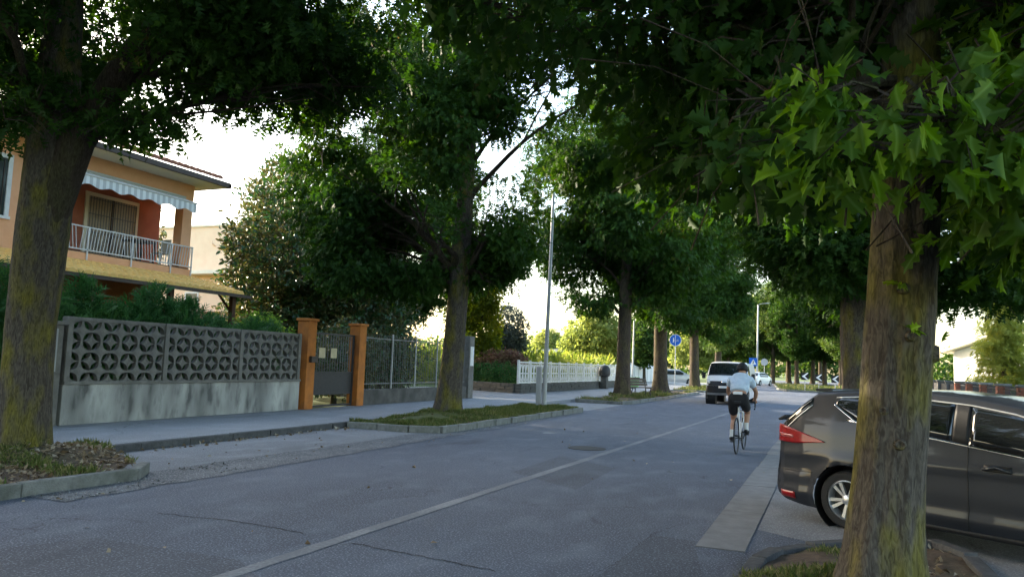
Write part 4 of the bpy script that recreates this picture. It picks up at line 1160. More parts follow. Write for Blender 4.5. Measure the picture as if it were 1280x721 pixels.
# ------------------------------------------------------------------ dark grey parked car
P0 = gpx(1050, 661)
nx_, ny_ = -0.5, -0.8660254
car = empty('parked_car', (P0[0] - nx_ * .84, P0[1] - ny_ * .84, 0.004), R(-30)); tag(car, 'dark grey hatchback parked behind the nearest right tree', 'car')
def cbul(x, z):
    b = 0.022 * max(0, min(1, (-.25 - x) / .25)) * (1 if z < .47 else max(0, 1 - (z - .47) / .05))       # rear bumper stands proud
    b += 0.012 * math.exp(-((z - .70 - .03 * x) / .035) ** 2)                                            # shoulder crease
    b += 0.016 * max(0, min(1, (.36 - z) / .05)) * (1 if z > .24 else .3)                                 # sill flare
    for wx in (.06, 2.52):
        d = math.hypot(x - wx, z - .29); b += .02 * math.exp(-((d - .36) / .05) ** 2)
    return b
cb = Body(.85, [(-.9, .80), (-.75, .90), (-.5, .96), (-.1, .995), (.4, 1), (2.2, 1), (2.8, .96), (3.2, .86), (3.4, .74)],
          [(.15, .95), (.25, .985), (.5, 1.0), (.75, .995), (.95, .965), (1.05, .94), (1.2, .885), (1.32, .82), (1.42, .74), (1.5, .7)],
          [(-.90, .36), (-.885, .50), (-.86, .62), (-.85, .86), (-.80, .98), (-.74, 1.03), (-.34, 1.325), (-.28, 1.335), (.2, 1.37), (.8, 1.375), (1.2, 1.35), (1.6, 1.29), (2.3, .99), (2.5, .95), (3.05, .82), (3.28, .66), (3.36, .42)],
          [(-.90, .33), (-.86, .24), (-.7, .19), (-.4, .16), (.4, .155), (2.2, .155), (3.1, .18), (3.3, .24), (3.36, .4)],
          [(-.9, .01), (-.7, .03), (-.3, .04), (.5, .05), (1.5, .05), (2.3, .04), (3.36, .02)], .34, .14, 3.36, -.9, cbul)
st = sorted(set(list(np.round(np.linspace(-.90, 3.36, 112), 4)) + [-.885, -.86, -.85, -.80, -.74, -.34]))
cb.shell(st, ((.06, .29), (2.52, .29)), .345, 'body', 'car_paint', car)
belt = lambda x: 1.085 - .118 * x
top = lambda x: cb.zs(x) - .055
q_lo = lambda x: max(belt(x) + .012, 1.235 - (x + .1) * .62)
for sg in (-1, 1):
    cb.patch('side_window', -.1, .30, q_lo, lambda x: max(q_lo(x) + .004, min(top(x), 1.24 + (x + .1) * 1.6)), .005, 'glass_dark', car, 14, 4, sg)
    cb.patch('side_window', .37, 1.06, lambda x: belt(x) + .012, top, .005, 'glass_dark', car, 14, 5, sg)
    cb.patch('pillar_trim', 1.07, 1.2, lambda x: belt(x) + .012, top, .0035, 'black_plastic', car, 6, 5, sg)
    cb.patch('side_window', 1.215, 2.2, lambda x: belt(x) + .012, lambda x: max(belt(x) + .02, top(x) - .01), .005, 'glass_dark', car, 20, 5, sg)
    cb.patch('chrome_strip', .05, 2.2, lambda x: belt(x) - .008, lambda x: belt(x) + .01, .007, 'chrome', car, 30, 1, sg)
    cb.patch('chrome_strip', -.115, .2, lambda x: q_lo(x) - .02, q_lo, .008, 'chrome', car, 14, 1, sg)
    cb.patch('chrome_strip', -.1, 1.9, lambda x: top(x) + .004, lambda x: top(x) + .016, .004, 'alloy', car, 30, 1, sg)
    cb.patch('door_seam', 1.205, 1.211, lambda x: .2, belt, .0025, 'sign_black', car, 1, 14, sg)
    cb.patch('door_seam', .44, .446, lambda x: .5, belt, .0025, 'sign_black', car, 1, 12, sg)
    cb.patch('door_seam', 2.2, 2.206, lambda x: .22, belt, .0025, 'sign_black', car, 1, 12, sg)
    cb.patch('sill_trim', .42, 2.2, .165, .2, .006, 'black_plastic', car, 24, 2, sg)
    for hx in (.52, 1.36):
        cb.patch('handle_bowl', hx - .02, hx + .2, .745, .80, .002, 'sign_black', car, 6, 3, sg)
        hp = [cb.side(x, .79 - .01 * abs(i - 3), .028 if 0 < i < 6 else .004, sg) for i, x in enumerate(np.linspace(hx - .03, hx + .2, 7))]
        MB().tube(hp, [.012, .016, .017, .017, .017, .016, .012], 8).build('door_handle', 'car_paint', car, smooth=True)
    tl = cb.patch('tail_light', -.87, -.17, lambda x: .80 + max(0, (x + .55)) * .1, lambda x: .985 - .14 * ((x + .87) / .7) ** 1.3, .012, 'tail_red', car, 22, 8, sg)
    cb.patch('clear_lens', -.85, -.6, lambda x: .85, lambda x: .89 - .04 * (x + .86), .017, 'tail_clear', tl, 12, 3, sg)
    cb.patch('hatch_edge', -.72, -.38, lambda x: cb.zs(x) - .085, lambda x: cb.zs(x) - .006, .004, 'glass_dark', car, 14, 3, sg)
    cb.patch('chrome_strip', -.73, -.37, lambda x: cb.zs(x) - .1, lambda x: cb.zs(x) - .088, .006, 'alloy', car, 14, 1, sg)
    cb.patch('reflector', -.80, -.55, lambda x: .22, .29, .008, 'tail_red', car, 8, 2, sg)
    cb.patch('bumper_seam', -.88, -.32, lambda x: .52 + .02 * x, lambda x: .526 + .02 * x, .002, 'sign_black', car, 20, 1, sg)
    wheel(car, .06, sg * .745, .29, .198, .19, sg)
    wheel(car, 2.52, sg * .745, .29, .198, .19, sg)
    for wx in (.06, 2.52):
        MB().lathe([(.343, sg * .84), (.343, sg * .5), (.02, sg * .5)], 28, (wx, 0, .29), 'y', caps=False).build('wheel_well', 'sign_black', car)
    mr = MB(); mr.lathe([(.02, -.1), (.09, -.07), (.1, .02), (.06, .08), (.01, .09)], 14, axis='x'); mo = mr.build('wing_mirror', 'car_paint', car, smooth=True); mo.location = (2.1, sg * .96, .96)
cb.cap_patch('rear_window', -.70, -.40, .16, .84, .006, 'glass_dark', car)
cb.cap_patch('windscreen', 1.68, 2.32, .12, .88, .006, 'glass_dark', car)
sp = MB(); sp.cbox((-.36, 0, 1.368), (.2, 1.02, .03)); sp.build('spoiler', 'car_paint', car, bevel=.012)
cb.cap_patch('number_plate', -.848, -.853, .36, .64, .01, 'sign_white', car, 4, 4)
wp = MB(); wp.tube([(-.8, 0, 1.04), (-.74, .3, 1.1)], .012, 5); wp.build('rear_wiper', 'black_plastic', car)
fl = MB(); fl.cbox((-.80, -.52, 1.045), (.1, .2, .02), Matrix.Rotation(R(-28), 3, 'Y')); fl.build('tailgate_lip', 'black_plastic', car)

# ------------------------------------------------------------------ white van
def make_van(name, label, loc, rz, cat='van', group=None):
    v = empty(name, loc, rz); tag(v, label, cat, group)
    b = Body(.95, [(-2.6, .93), (-2.3, .99), (1.2, 1), (1.9, .97), (2.3, .93), (2.45, .88)],
             [(.2, .95), (.5, 1.0), (1.1, .985), (1.5, .93), (1.8, .86), (1.95, .8)],
             [(-2.6, .5), (-2.58, 1.2), (-2.5, 1.78), (-2.3, 1.86), (1.1, 1.88), (1.3, 1.84), (1.95, 1.24), (2.2, 1.14), (2.36, 1.0), (2.42, .8), (2.45, .5)],
             [(-2.6, .42), (-2.5, .3), (2.2, .24), (2.4, .28), (2.45, .42)],
             [(-2.6, .01), (-2.3, .06), (1.2, .07), (1.9, .05), (2.2, .05), (2.45, .01)], .3, .1, 2.45, -2.6)
    stt = sorted(set(list(np.round(np.linspace(-2.6, 2.45, 90), 4)) + [2.36, 2.42, 1.95, 1.3, -2.58, -2.5]))
    b.shell(stt, ((1.75, .33), (-1.55, .33)), .39, 'body', 'van_white', v, 24, 14)
    b.cap_patch('windscreen', 1.33, 1.93, .07, .93, .008, 'glass_dark', v)
    b.cap_patch('grille', 2.34, 2.41, .12, .88, .01, 'van_dark', v)
    b.cap_patch('front_bumper', 2.412, 2.449, 0.02, .98, .012, 'van_dark', v)
    b.cap_patch('badge', 2.355, 2.375, .42, .58, .02, 'chrome', v, 4, 4)
    b.cap_patch('number_plate', 2.416, 2.428, .38, .62, .025, 'sign_white', v, 4, 4)
    for a in ((.03, .19), (.81, .97)): b.cap_patch('headlight', 2.25, 2.385, a[0], a[1], .012, 'lamp_clear', v, 6, 6)
    for sg in (-1, 1):
        b.patch('side_window', .75, 1.75, lambda x: 1.2, lambda x: max(1.22, b.zs(x) - .1), .006, 'glass_dark', v, 12, 4, sg)
        b.patch('bumper_side', 1.95, 2.44, lambda x: b.zb(x) + .02, lambda x: min(.85, b.zs(x)), .008, 'van_dark', v, 10, 3, sg)
        for wx in (1.75, -1.55):
            wheel(v, wx, sg * .82, .33, .21, .21, sg)
            MB().lathe([(.385, sg * .92), (.385, sg * .5), (.02, sg * .5)], 24, (wx, 0, .33), 'y', caps=False).build('wheel_well', 'sign_black', v)
        m = MB(); m.cbox((0, 0, 0), (.12, .16, .28)); mo = m.build('wing_mirror', 'black_plastic', v, bevel=.03); mo.location = (1.45, sg * 1.1, 1.28)
    return v
make_van('van', 'white van with dark bumper driving towards the camera past the cyclist', (-4.32, 38.2, 0), R(-90))

# small cars far off
def far_car(label, loc, rz, material):
    v = empty('parked_car', loc, rz); tag(v, label, 'car', 'cars parked far off')
    b = Body(.87, [(-2, .86), (-1.6, .97), (1.3, 1), (1.9, .88), (2.1, .74)], [(.2, .95), (.5, 1), (.9, .97), (1.2, .86), (1.45, .74)],
             [(-2, .5), (-1.95, .85), (-1.8, .98), (-1.3, 1.36), (-.9, 1.42), (.3, 1.4), (1.1, .98), (1.9, .78), (2.05, .6), (2.1, .45)], [(-2, .4), (-1.9, .22), (1.9, .22), (2.1, .4)],
             [(-2, .01), (-.9, .06), (.3, .06), (2.1, .02)], .2, .1, 2.1, -2)
    b.shell(list(np.linspace(-2, 2.1, 60)), ((1.3, .3), (-1.25, .3)), .35, 'body', material, v, 18, 10)
    b.cap_patch('windscreen', .4, 1.05, .1, .9, .006, 'glass_dark', v, 8, 8); b.cap_patch('rear_window', -1.75, -1.3, .1, .9, .006, 'glass_dark', v, 8, 8)
    for sg in (-1, 1):
        b.patch('side_window', -1.2, .7, .95, lambda x: max(.97, b.zs(x) - .06), .006, 'glass_dark', v, 12, 3, sg)
        wheel(v, 1.3, sg * .76, .3, .2, .19, sg); wheel(v, -1.25, sg * .76, .3, .2, .19, sg)
    for a in ((.02, .2), (.8, .98)): b.cap_patch('headlight', 1.92, 2.06, a[0], a[1], .01, 'lamp_clear', v, 4, 4)
    return v
far_car('silver car parked beyond the fourth left tree', (-13.9, 76, 0), R(15), 'car_silver')
far_car('white car parked behind the van beside the lamp post', (-7.2, 88, 0), R(70), 'van_white')

# ------------------------------------------------------------------ bicycle and rider
BX, BY = -1.62, 15.12
bk = empty('bicycle', (BX, BY, 0), R(-2)); tag(bk, 'white racing bicycle ridden away down the road', 'bicycle')
def bwheel(y):
    t = MB(); ring = [(0, y + .33 * math.cos(a), .335 + .33 * math.sin(a)) for a in np.linspace(0, 2 * PI, 41)]
    t.tube(ring, .0125, 8, caps=False); w_ = t.build('wheel', 'rubber', bk, smooth=True)
    t = MB(); t.tube([(0, y + .308 * math.cos(a), .335 + .308 * math.sin(a)) for a in np.linspace(0, 2 * PI, 41)], .011, 6, caps=False); t.build('rim', 'black_plastic', w_, smooth=True)
    t = MB()
    for k in range(20):
        a = 2 * PI * k / 20; t.tube([((.03 if k % 2 else -.03), y, .335), (0, y + .3 * math.cos(a), .335 + .3 * math.sin(a))], .0015, 3)
    t.build('spokes', 'iron_grey', w_)
    t = MB(); t.tube([(-.05, y, .335), (.05, y, .335)], .02, 10); t.build('hub', 'iron_dark', w_)
bwheel(0); bwheel(1.0)
f = MB(); bbp = (0, .41, .27); stp = (0, .27, .78); hd1, hd2 = (0, .83, .74), (0, .86, .62)
f.tube([bbp, stp, (0, .24, .86)], .016, 8); f.tube([stp, hd1], .016, 8); f.tube([bbp, hd2], .02, 8); f.tube([hd1, hd2], .02, 8)
for sg in (-1, 1):
    f.tube([stp, (sg * .04, .1, .52), (sg * .065, 0, .335)], .008, 6); f.tube([bbp, (sg * .05, .2, .3), (sg * .065, 0, .335)], .009, 6); f.tube([hd2, (sg * .05, .9, .5), (sg * .05, 1.0, .335)], .012, 6)
f.build('frame', 'white_paint', bk, smooth=True)
MB().tube([(0, .24, .86), (0, .215, .95)], .014, 8).build('seat_post', 'iron_dark', bk)
sd = MB(); sd.add([(-.07, .1, .97), (.07, .1, .97), (.05, .2, .975), (-.05, .2, .975), (-.018, .36, .965), (.018, .36, .965), (-.06, .1, .93), (.06, .1, .93), (.03, .2, .935), (-.03, .2, .935), (-.01, .36, .94), (.01, .36, .94)],
                 [(0, 1, 2, 3), (3, 2, 5, 4), (6, 9, 8, 7), (9, 10, 11, 8), (0, 6, 7, 1), (1, 7, 8, 2), (2, 8, 11, 5), (5, 11, 10, 4), (4, 10, 9, 3), (3, 9, 6, 0)]); sd.build('saddle', 'black_plastic', bk, bevel=.008)
hb = MB(); hb.tube([(0, .83, .76), (0, .88, .93)], .015, 8)
hb.tube([(-.21, .87, .94), (.21, .87, .94)], .014, 8)
for sg in (-1, 1): hb.tube([(sg * .21, .87, .94), (sg * .212, .95, .945), (sg * .213, 1.0, .90), (sg * .214, .98, .83), (sg * .215, .9, .8)], .014, 8); hb.tube([(sg * .212, .96, .95), (sg * .212, 1.0, 1.0)], .018, 8)
hb.build('handlebar', 'black_plastic', bk, smooth=True)
PDL, PDR = Vector((-.11, .26, .20)), Vector((.11, .56, .33))
ck = MB(); ck.tube([(-.07, .41, .27), (-.08, PDL.y, PDL.z)], .012, 6); ck.tube([(.07, .41, .27), (.08, PDR.y, PDR.z)], .012, 6); ck.tube([(-.07, .41, .27), (.07, .41, .27)], .02, 8); ck.build('cranks', 'iron_dark', bk)
MB().lathe([(.09, -.004), (.1, 0), (.09, .004)], 24, (.055, .41, .27), 'x').build('chainring', 'iron_dark', bk)
for p in (PDL, PDR):
    q = MB(); q.cbox(p, (.09, .07, .018)); q.build('pedal', 'black_plastic', bk)
MB().tube([(.055, .41, .365), (.05, 0, .38), (.05, -.04, .335), (.05, 0, .3), (.055, .41, .17)], .006, 5).build('chain', 'iron_dark', bk)

def skin_mesh(name, chains, material, sub=2):
    """chains: dict of named joints -> (pos, (rx, ry)); edges list. Returns an applied mesh"""
    joints, edges, root = chains
    names = list(joints); me = bpy.data.meshes.new(name)
    me.from_pydata([joints[n][0] for n in names], [(names.index(a), names.index(b)) for a, b in edges], [])
    o = bpy.data.objects.new(name, me); COL.objects.link(o)
    o.modifiers.new('skin', 'SKIN')
    for i, n in enumerate(names):
        sv = me.skin_vertices[0].data[i]; r_ = joints[n][1]; sv.radius = r_ if hasattr(r_, '__len__') else (r_, r_); sv.use_root = (n == root)
    s_ = o.modifiers.new('sub', 'SUBSURF'); s_.levels = sub; s_.render_levels = sub
    dg = bpy.context.evaluated_depsgraph_get(); dg.update()
    m2 = bpy.data.meshes.new_from_object(o.evaluated_get(dg)); m2.name = name
    bpy.data.objects.remove(o); m2.materials.clear(); m2.materials.append(MATS[material]); m2.shade_smooth()
    return m2
HIP = (0, .2, 1.02)
J = {'pelvis': (HIP, (.145, .11)), 'waist': ((0, .3, 1.16), (.135, .10)), 'chest': ((0, .46, 1.31), (.165, .115)), 'collar': ((0, .58, 1.395), (.12, .085)), 'neck': ((0, .67, 1.44), .055), 'head0': ((0, .72, 1.5), (.072, .085)), 'head1': ((0, .745, 1.575), (.078, .095)), 'head2': ((0, .745, 1.63), (.05, .06)), 'chin': ((0, .81, 1.5), (.038, .035))}
E_ = [('pelvis', 'waist'), ('waist', 'chest'), ('chest', 'collar'), ('collar', 'neck'), ('neck', 'head0'), ('head0', 'head1'), ('head1', 'head2'), ('head0', 'chin')]
JJ = {}
for sg, nm in ((-1, 'l'), (1, 'r')):
    pd = PDL if sg < 0 else PDR
    knee = (sg * .12, .50, .60) if sg < 0 else (sg * .12, .62, .74)
    J[nm + 'hip'] = ((sg * .1, .24, .96), .095); J[nm + 'thigh'] = ((sg * .115, (.24 + knee[1]) / 2, (.96 + knee[2]) / 2), .082); J[nm + 'knee'] = (knee, .056)
    an = (sg * .11, pd.y - .06, pd.z + .13)
    cf = tuple(knee[i] * .6 + an[i] * .4 + (0, -.025, 0)[i] for i in range(3))
    J[nm + 'calf'] = (cf, .055); J[nm + 'ankle'] = (an, .034); J[nm + 'heel'] = ((sg * .11, pd.y - .09, pd.z + .05), .034); J[nm + 'toe'] = ((sg * .115, pd.y + .08, pd.z + .04), .03)
    E_ += [('pelvis', nm + 'hip'), (nm + 'hip', nm + 'thigh'), (nm + 'thigh', nm + 'knee'), (nm + 'knee', nm + 'calf'), (nm + 'calf', nm + 'ankle'), (nm + 'ankle', nm + 'heel'), (nm + 'ankle', nm + 'toe')]
    J[nm + 'sh'] = ((sg * .175, .55, 1.375), .06); J[nm + 'elbow'] = ((sg * .27, .70, 1.14), .043); J[nm + 'fore'] = ((sg * .25, .79, 1.06), .041); J[nm + 'wrist'] = ((sg * .215, .9, .985), .028); J[nm + 'palm'] = ((sg * .212, .96, .975), (.04, .022))
    E_ += [('collar', nm + 'sh'), (nm + 'sh', nm + 'elbow'), (nm + 'elbow', nm + 'fore'), (nm + 'fore', nm + 'wrist'), (nm + 'wrist', nm + 'palm')]
person = link('person', skin_mesh('person', (J, E_, 'pelvis'), 'skin'))
person.location = (BX, BY, 0); person.rotation_euler = (0, 0, R(-2))
tag(person, 'cyclist in pale blue jersey, black shorts and dark helmet riding away', 'person')
for sg in (-1, 1):                                                # fingers curled round the brake hoods
    fg = MB()
    for k in range(4):
        b0 = Vector((sg * (.235 - .0), .955 + .02 * k, .985 - .008 * k)); l = (.9, 1.05, 1.0, .8)[k]
        fg.tube([b0, b0 + Vector((sg * .012, .004, -.025 * l)), b0 + Vector((-sg * .004, .006, -.05 * l)), b0 + Vector((-sg * .026, .004, -.06 * l))], [.0095, .009, .0085, .007], 7)
    b0 = Vector((sg * .19, .945, .985)); fg.tube([b0, b0 + Vector((-sg * .014, .02, -.015)), b0 + Vector((-sg * .012, .04, -.035))], [.011, .01, .008], 7)
    fg.build('fingers', 'skin', person, smooth=True)
def grow(names, d, extra=None):
    j = {n: (J[n][0], tuple(x + d for x in (J[n][1] if hasattr(J[n][1], '__len__') else (J[n][1],) * 2))) for n in names}
    if extra: j.update(extra)
    return j
lerp3 = lambda a, b, t: tuple(a[i] + (b[i] - a[i]) * t for i in range(3))
ej = {nm + 'slv': (lerp3(J[nm + 'sh'][0], J[nm + 'elbow'][0],   .62), .07) for nm in 'lr'}
ej['hem'] = ((0, .27, 1.13), (.155, .12))
jm = skin_mesh('jersey', (grow(['waist', 'chest', 'collar', 'lsh', 'rsh'], .03, ej), [('hem', 'waist'), ('waist', 'chest'), ('chest', 'collar'), ('collar', 'lsh'), ('collar', 'rsh'), ('lsh', 'lslv'), ('rsh', 'rslv')], 'chest'), 'jersey')
jersey = link('jersey', jm, person)
ej = {nm + 'cuff': (lerp3(J[nm + 'thigh'][0], J[nm + 'knee'][0], .45), .08) for nm in 'lr'}
ej['top'] = ((0, .275, 1.135), (.172, .136))
sm_ = skin_mesh('shorts', (grow(['pelvis', 'lhip', 'rhip', 'lthigh', 'rthigh'], .012, ej), [('top', 'pelvis'), ('pelvis', 'lhip'), ('pelvis', 'rhip'), ('lhip', 'lthigh'), ('rhip', 'rthigh'), ('lthigh', 'lcuff'), ('rthigh', 'rcuff')], 'pelvis'), 'shorts_black')
link('shorts', sm_, person)
pk = MB(); pk.cbox((0, .135, 1.125), (.17, .03, .06), Matrix.Rotation(R(-30), 3, 'X')); pk.build('rear_pocket', 'sock_white', jersey, bevel=.012)
for nm, pd, sg in (('l', PDL, -1), ('r', PDR, 1)):
    a = Vector(J[nm + 'ankle'][0])
    t = MB(); t.tube([a + Vector((0, 0, .1)), a, a + Vector((0, -.01, -.06))], [.043, .042, .044], 12); t.build('sock', 'sock_white', person, smooth=True)
    t = MB(); c = Vector((sg * .112, pd.y, pd.z + .045)); t.tube([c + Vector((0, -.14, .02)), c + Vector((0, -.1, .02)), c + Vector((0, 0, .012)), c + Vector((0, .08, -.003)), c + Vector((0, .135, -.01))], [.025, .044, .047, .044, .02], 12); t.build('shoe', 'shorts_black', person, smooth=True)
hm = MB(); hm.lathe([(.01, .125), (.06, .115), (.1, .08), (.128, .03), (.128, -.03), (.11, -.045)], 20)
for i, v in enumerate(hm.v): hm.v[i] = (v[0] * .86, v[1] * 1.2, v[2])
ho = hm.build('helmet', 'shorts_black', person, smooth=True); ho.location = (0, .745, 1.585); ho.rotation_euler = (R(-12), 0, 0)
for k in (-1, 0, 1):
    q = MB(); q.tube([(k * .045, -.11, .06), (k * .045, -.02, .122 - .012 * abs(k)), (k * .045, .08, .098)], .009, 6); q.build('helmet_rib', 'iron_grey', ho, smooth=True)

# ------------------------------------------------------------------ poles, signs, bench
def lamp_post(label, x, y, z0, h, r0=.075, r1=.045, lean=(0, 0), arm=None, box=False):
    e = empty('lamp_post', (x, y, z0)); tag(e, label, 'lamp post')
    MB().tube([(lean[0] * t * h, lean[1] * t * h, t * h) for t in np.linspace(0, 1, 8)], [r0 + (r1 - r0) * t for t in np.linspace(0, 1, 8)], 14).build('pole', 'galvanised', e, smooth=True)
    MB().lathe([(r0 + .05, 0), (r0 + .05, .03), (r0 + .01, .06)], 14).build('base_plate', 'galvanised', e)
    tx, ty = lean[0] * h, lean[1] * h
    if arm:
        MB().tube([(tx, ty, h), (tx + arm * .5, ty, h + .12), (tx + arm, ty, h + .15)], .03, 8).build('arm', 'galvanised', e, smooth=True)
        q = MB(); q.cbox((tx + arm + .22, ty, h + .16), (.5, .22, .09)); q.build('lantern', 'sign_back', e, bevel=.03)
    if box:
        q = MB(); q.box(-.28, -.12, -.08, .08, 0, 1.35); q.build('meter_box', 'galvanised', e, bevel=.02)
    return e
lamp_post('tall plain grey pole on the grassy verge right of the second left tree', -8.88, 24.54, .1, 7.45, .08, .045, (.016, 0), None, True)
lamp_post('pale pole standing behind the third left tree', -13.9, 58, .1, 8.0, .075, .05, (.012, 0), 1.0)
lamp_post('distant white lamp post beyond the van', -7.9, 95, 0, 9.4, .12, .08, (.012, 0), .9)
def sign_post(label, x, y, z0, h, kind, r=.3, rz=0.0):
    e = empty('road_sign', (x, y, z0), rz); tag(e, label, 'road sign')
    MB().tube([(0, 0, 0), (0, 0, h + r)], .03, 8).build('post', 'galvanised', e, smooth=True)
    if kind == 'round':
        d = MB().lathe([(r, -.05), (r, -.04), (.005, -.039)], 32, (0, 0, h), 'y').build('disc', 'sign_blue', e)
        MB().lathe([(r, -.053), (r, -.0505), (r - .025, -.0505), (r - .025, -.053)], 32, (0, 0, h), 'y', caps=False).build('border', 'sign_white', d)
        MB().box(-.012, .012, -.058, -.0525, h - r * .86, h + r * .86).build('divider', 'sign_white', d)
        # walking figure on the left half, bicycle on the right half
        m = MB(); m.lathe([(.035, -.058), (.035, -.0525), (.002, -.052)], 12, (-.13, 0, h + .13), 'y'); m.prism([(-.17, h + .08), (-.09, h + .08), (-.08, h - .02), (-.1, h - .16), (-.135, h - .16), (-.13, h - .04), (-.16, h - .16), (-.19, h - .15), (-.165, h - .01)], -.058, -.0525, 'y'); m.build('walker', 'sign_white', d)
        m = MB()
        for cxx in (.09, .2): m.tube([(cxx + .04 * math.cos(a), -.056, h - .05 + .04 * math.sin(a)) for a in np.linspace(0, 2 * PI, 17)], .006, 5, caps=False)
        m.tube([(.09, -.056, h - .05), (.13, -.056, h + .02), (.19, -.056, h + .02), (.2, -.056, h - .05)], .006, 5); m.tube([(.18, -.056, h + .07), (.19, -.056, h + .02)], .006, 5); m.build('bicycle_symbol', 'sign_white', d)
        MB().lathe([(r - .01, -.038), (r - .01, -.034)], 32, (0, 0, h), 'y').build('back', 'sign_back', e)
    elif kind == 'crossing':
        d = MB().box(-r, r, -.05, -.04, h - r, h + r).build('panel', 'sign_blue', e)
        MB().prism([(-r * .72, h - r * .62), (r * .72, h - r * .62), (0, h + r * .68)], -.055, -.0505, 'y').build('triangle', 'sign_white', d)
        m = MB(); m.lathe([(.04, -.061), (.04, -.0555), (.002, -.0555)], 10, (0, 0, h + .12), 'y'); m.prism([(-.04, h + .07), (.04, h + .07), (.05, h - .04), (.08, h - .2), (.04, h - .2), (0, h - .07), (-.05, h - .2), (-.09, h - .2), (-.04, h - .03)], -.061, -.0555, 'y'); m.build('walker', 'sign_black', d)
    elif kind == 'back':
        MB().lathe([(r, -.045), (r, -.038), (.005, -.038)], 28, (0, 0, h), 'y').build('disc', 'sign_back', e)
    elif kind == 'chevron':
        d = MB().box(-r, r, -.05, -.04, h - r, h + r).build('panel', 'sign_black', e)
        MB().prism([(r * .55, h + r * .95), (r * .98, h + r * .95), (0, h), (r * .98, h - r * .95), (r * .55, h - r * .95), (-r * .8, h)], -.055, -.0505, 'y').build('arrow', 'sign_white', d)
    return e
sign_post('round blue shared path sign between the third and fourth left trees', -10.15, 55.2, .1, 3.45, 'round', .42)
sign_post('blue square pedestrian crossing sign left of the distant lamp post', -7.35, 84, 0, 2.5, 'crossing', .42)
sign_post('grey back of a round sign right of the distant lamp post', -6.7, 90, 0, 2.6, 'back', .38)
sign_post('leftmost white and black chevron board on the far island', -1.85, 66.9, .08, 1.2, 'chevron', .29)
sign_post('middle white and black chevron board on the far island', -.82, 67.6, .08, 1.13, 'chevron', .27)
sign_post('rightmost white and black chevron board above the parked car', .42, 68, .08, 1.05, 'chevron', .29)
bn = empty('park_bench', (-8.75, 38.0, .1), R(55)); tag(bn, 'dark wooden park bench between the third and fourth left trees', 'bench')
for k in range(3):
    MB().box(-.75, .75, -.2 + k * .145, -.07 + k * .145, .43, .47).build('seat_slat', 'bench_wood', bn)
for k in range(3):
    q = MB(); q.cbox((0, .25 + k * .05, .58 + k * .13), (1.5, .03, .11), Matrix.Rotation(R(-20), 3, 'X')); q.build('back_slat', 'bench_wood', bn)
for x in (-.6, .6):
    q = MB(); q.tube([(x, -.24, 0), (x, -.12, .2), (x, -.2, .42), (x, .2, .42), (x, .38, .95)], .028, 6); q.tube([(x, .3, 0), (x, .16, .2), (x, .2, .42)], .028, 6); q.build('leg', 'iron_dark', bn)
bi = empty('litter_bin', (-9.35, 39.7, .1)); tag(bi, 'pale green bag hung in a bin beside the park bench', 'litter bin')
MB().tube([(0, 0, 0), (0, 0, .95)], .025, 8).build('post', 'iron_dark', bi)
bg_ = MB(); bg_.lathe([(.03, .35), (.19, .4), (.24, .6), (.22, .85), (.25, .92), (.2, .93)], 18, (0, -.15, 0))
for i, v in enumerate(bg_.v): bg_.v[i] = (v[0] + random.gauss(0, .01), v[1] + random.gauss(0, .01), v[2] + random.gauss(0, .008))
bg_.build('bag', 'bag_green', bi, smooth=True)
MB().lathe([(.26, .88), (.265, .9), (.26, .92), (.25, .9)], 18, (0, -.15, 0)).build('hoop', 'iron_dark', bi)

# ------------------------------------------------------------------ street trees
ROWL, ROWR = 'street trees along the left pavement', 'street trees along the right kerb'
far_from_cam = lambda base: (lambda p: np.linalg.norm(p + np.array(base) - np.array([0, 0, 1.55]), axis=1) > 2.6)

# nearest tree on the right
b = (0.3, 5.58, 0.08)
path = [(-.03, 0, 0), (.03, 0, .7), (.10, 0, 1.5), (.17, 0, 2.6), (.22, 0.03, 4), (.2, .05, 6.5), (.2, .05, 11)]
lob_low = [(.2, -1.45, 2.72, .75, .5, .42, 1.1), (.85, -.4, 2.75, .6, .7, .55, 1.7), (-.6, -.7, 3.1, .6, .5, .4, .5), (.55, -1.2, 2.4, .3, .3, .16, .7), (.85, -.8, 2.4, .3, .3, .2, .8), (-.55, -1.3, 2.6, .3, .3, .16, .8), (1.9, -.3, 3.5, 1.3, 1.5, .8, .8), (-.2, -.5, 3.9, 1.2, 1.0, .5, .6), (-1.9, .4, 4.5, 1.6, 1.8, .85), (2.6, 1.0, 4.3, 2.0, 2.0, 1.1), (-.4, 1.8, 4.0, 2.2, 1.6, 1.0), (.4, -1.0, 5.2, 2.2, 1.6, 1.0, .7), (-1.0, 2.9, 3.9, 1.4, 1.4, .9, .8)]
lob_hi = [(0, 0, 8, 4.2, 4.2, 3.4), (-2.6, .5, 6.5, 2.2, 2.4, 1.6), (2.6, .4, 6.5, 2.2, 2.4, 1.6)]
tw = MB()
def r1_keep(p):
    k = far_from_cam(b)(p)
    lat = (p[:, 0] + b[0]) - (b[0] + .17) * (p[:, 1] + b[1]) / b[1]      # sideways from the line of sight to the stem
    return k & ~((p[:, 1] < 0) & (np.abs(lat) < .27) & (np.random.default_rng(4).random(len(p)) > .12))
lit = [l for l in lob_low if l[0] > -.1 and l[2] < 3.7]; dim = [l for l in lob_low if l not in lit]  # lit and shaded sides of the crown differ by painted leaf colour
m1 = crown_mesh('crown', lit, 700, 9, OAK, .155, 'oak_leaf_lit', 21, .3, .40, .8, .25, .75, r1_keep, tw, up=.75)
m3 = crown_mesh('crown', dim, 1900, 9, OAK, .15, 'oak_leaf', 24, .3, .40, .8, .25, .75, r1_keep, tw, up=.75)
m2 = crown_mesh('crown', lob_hi, 2600, 8, MID, .2, 'oak_leaf', 22, .4, .36, .5, .3)
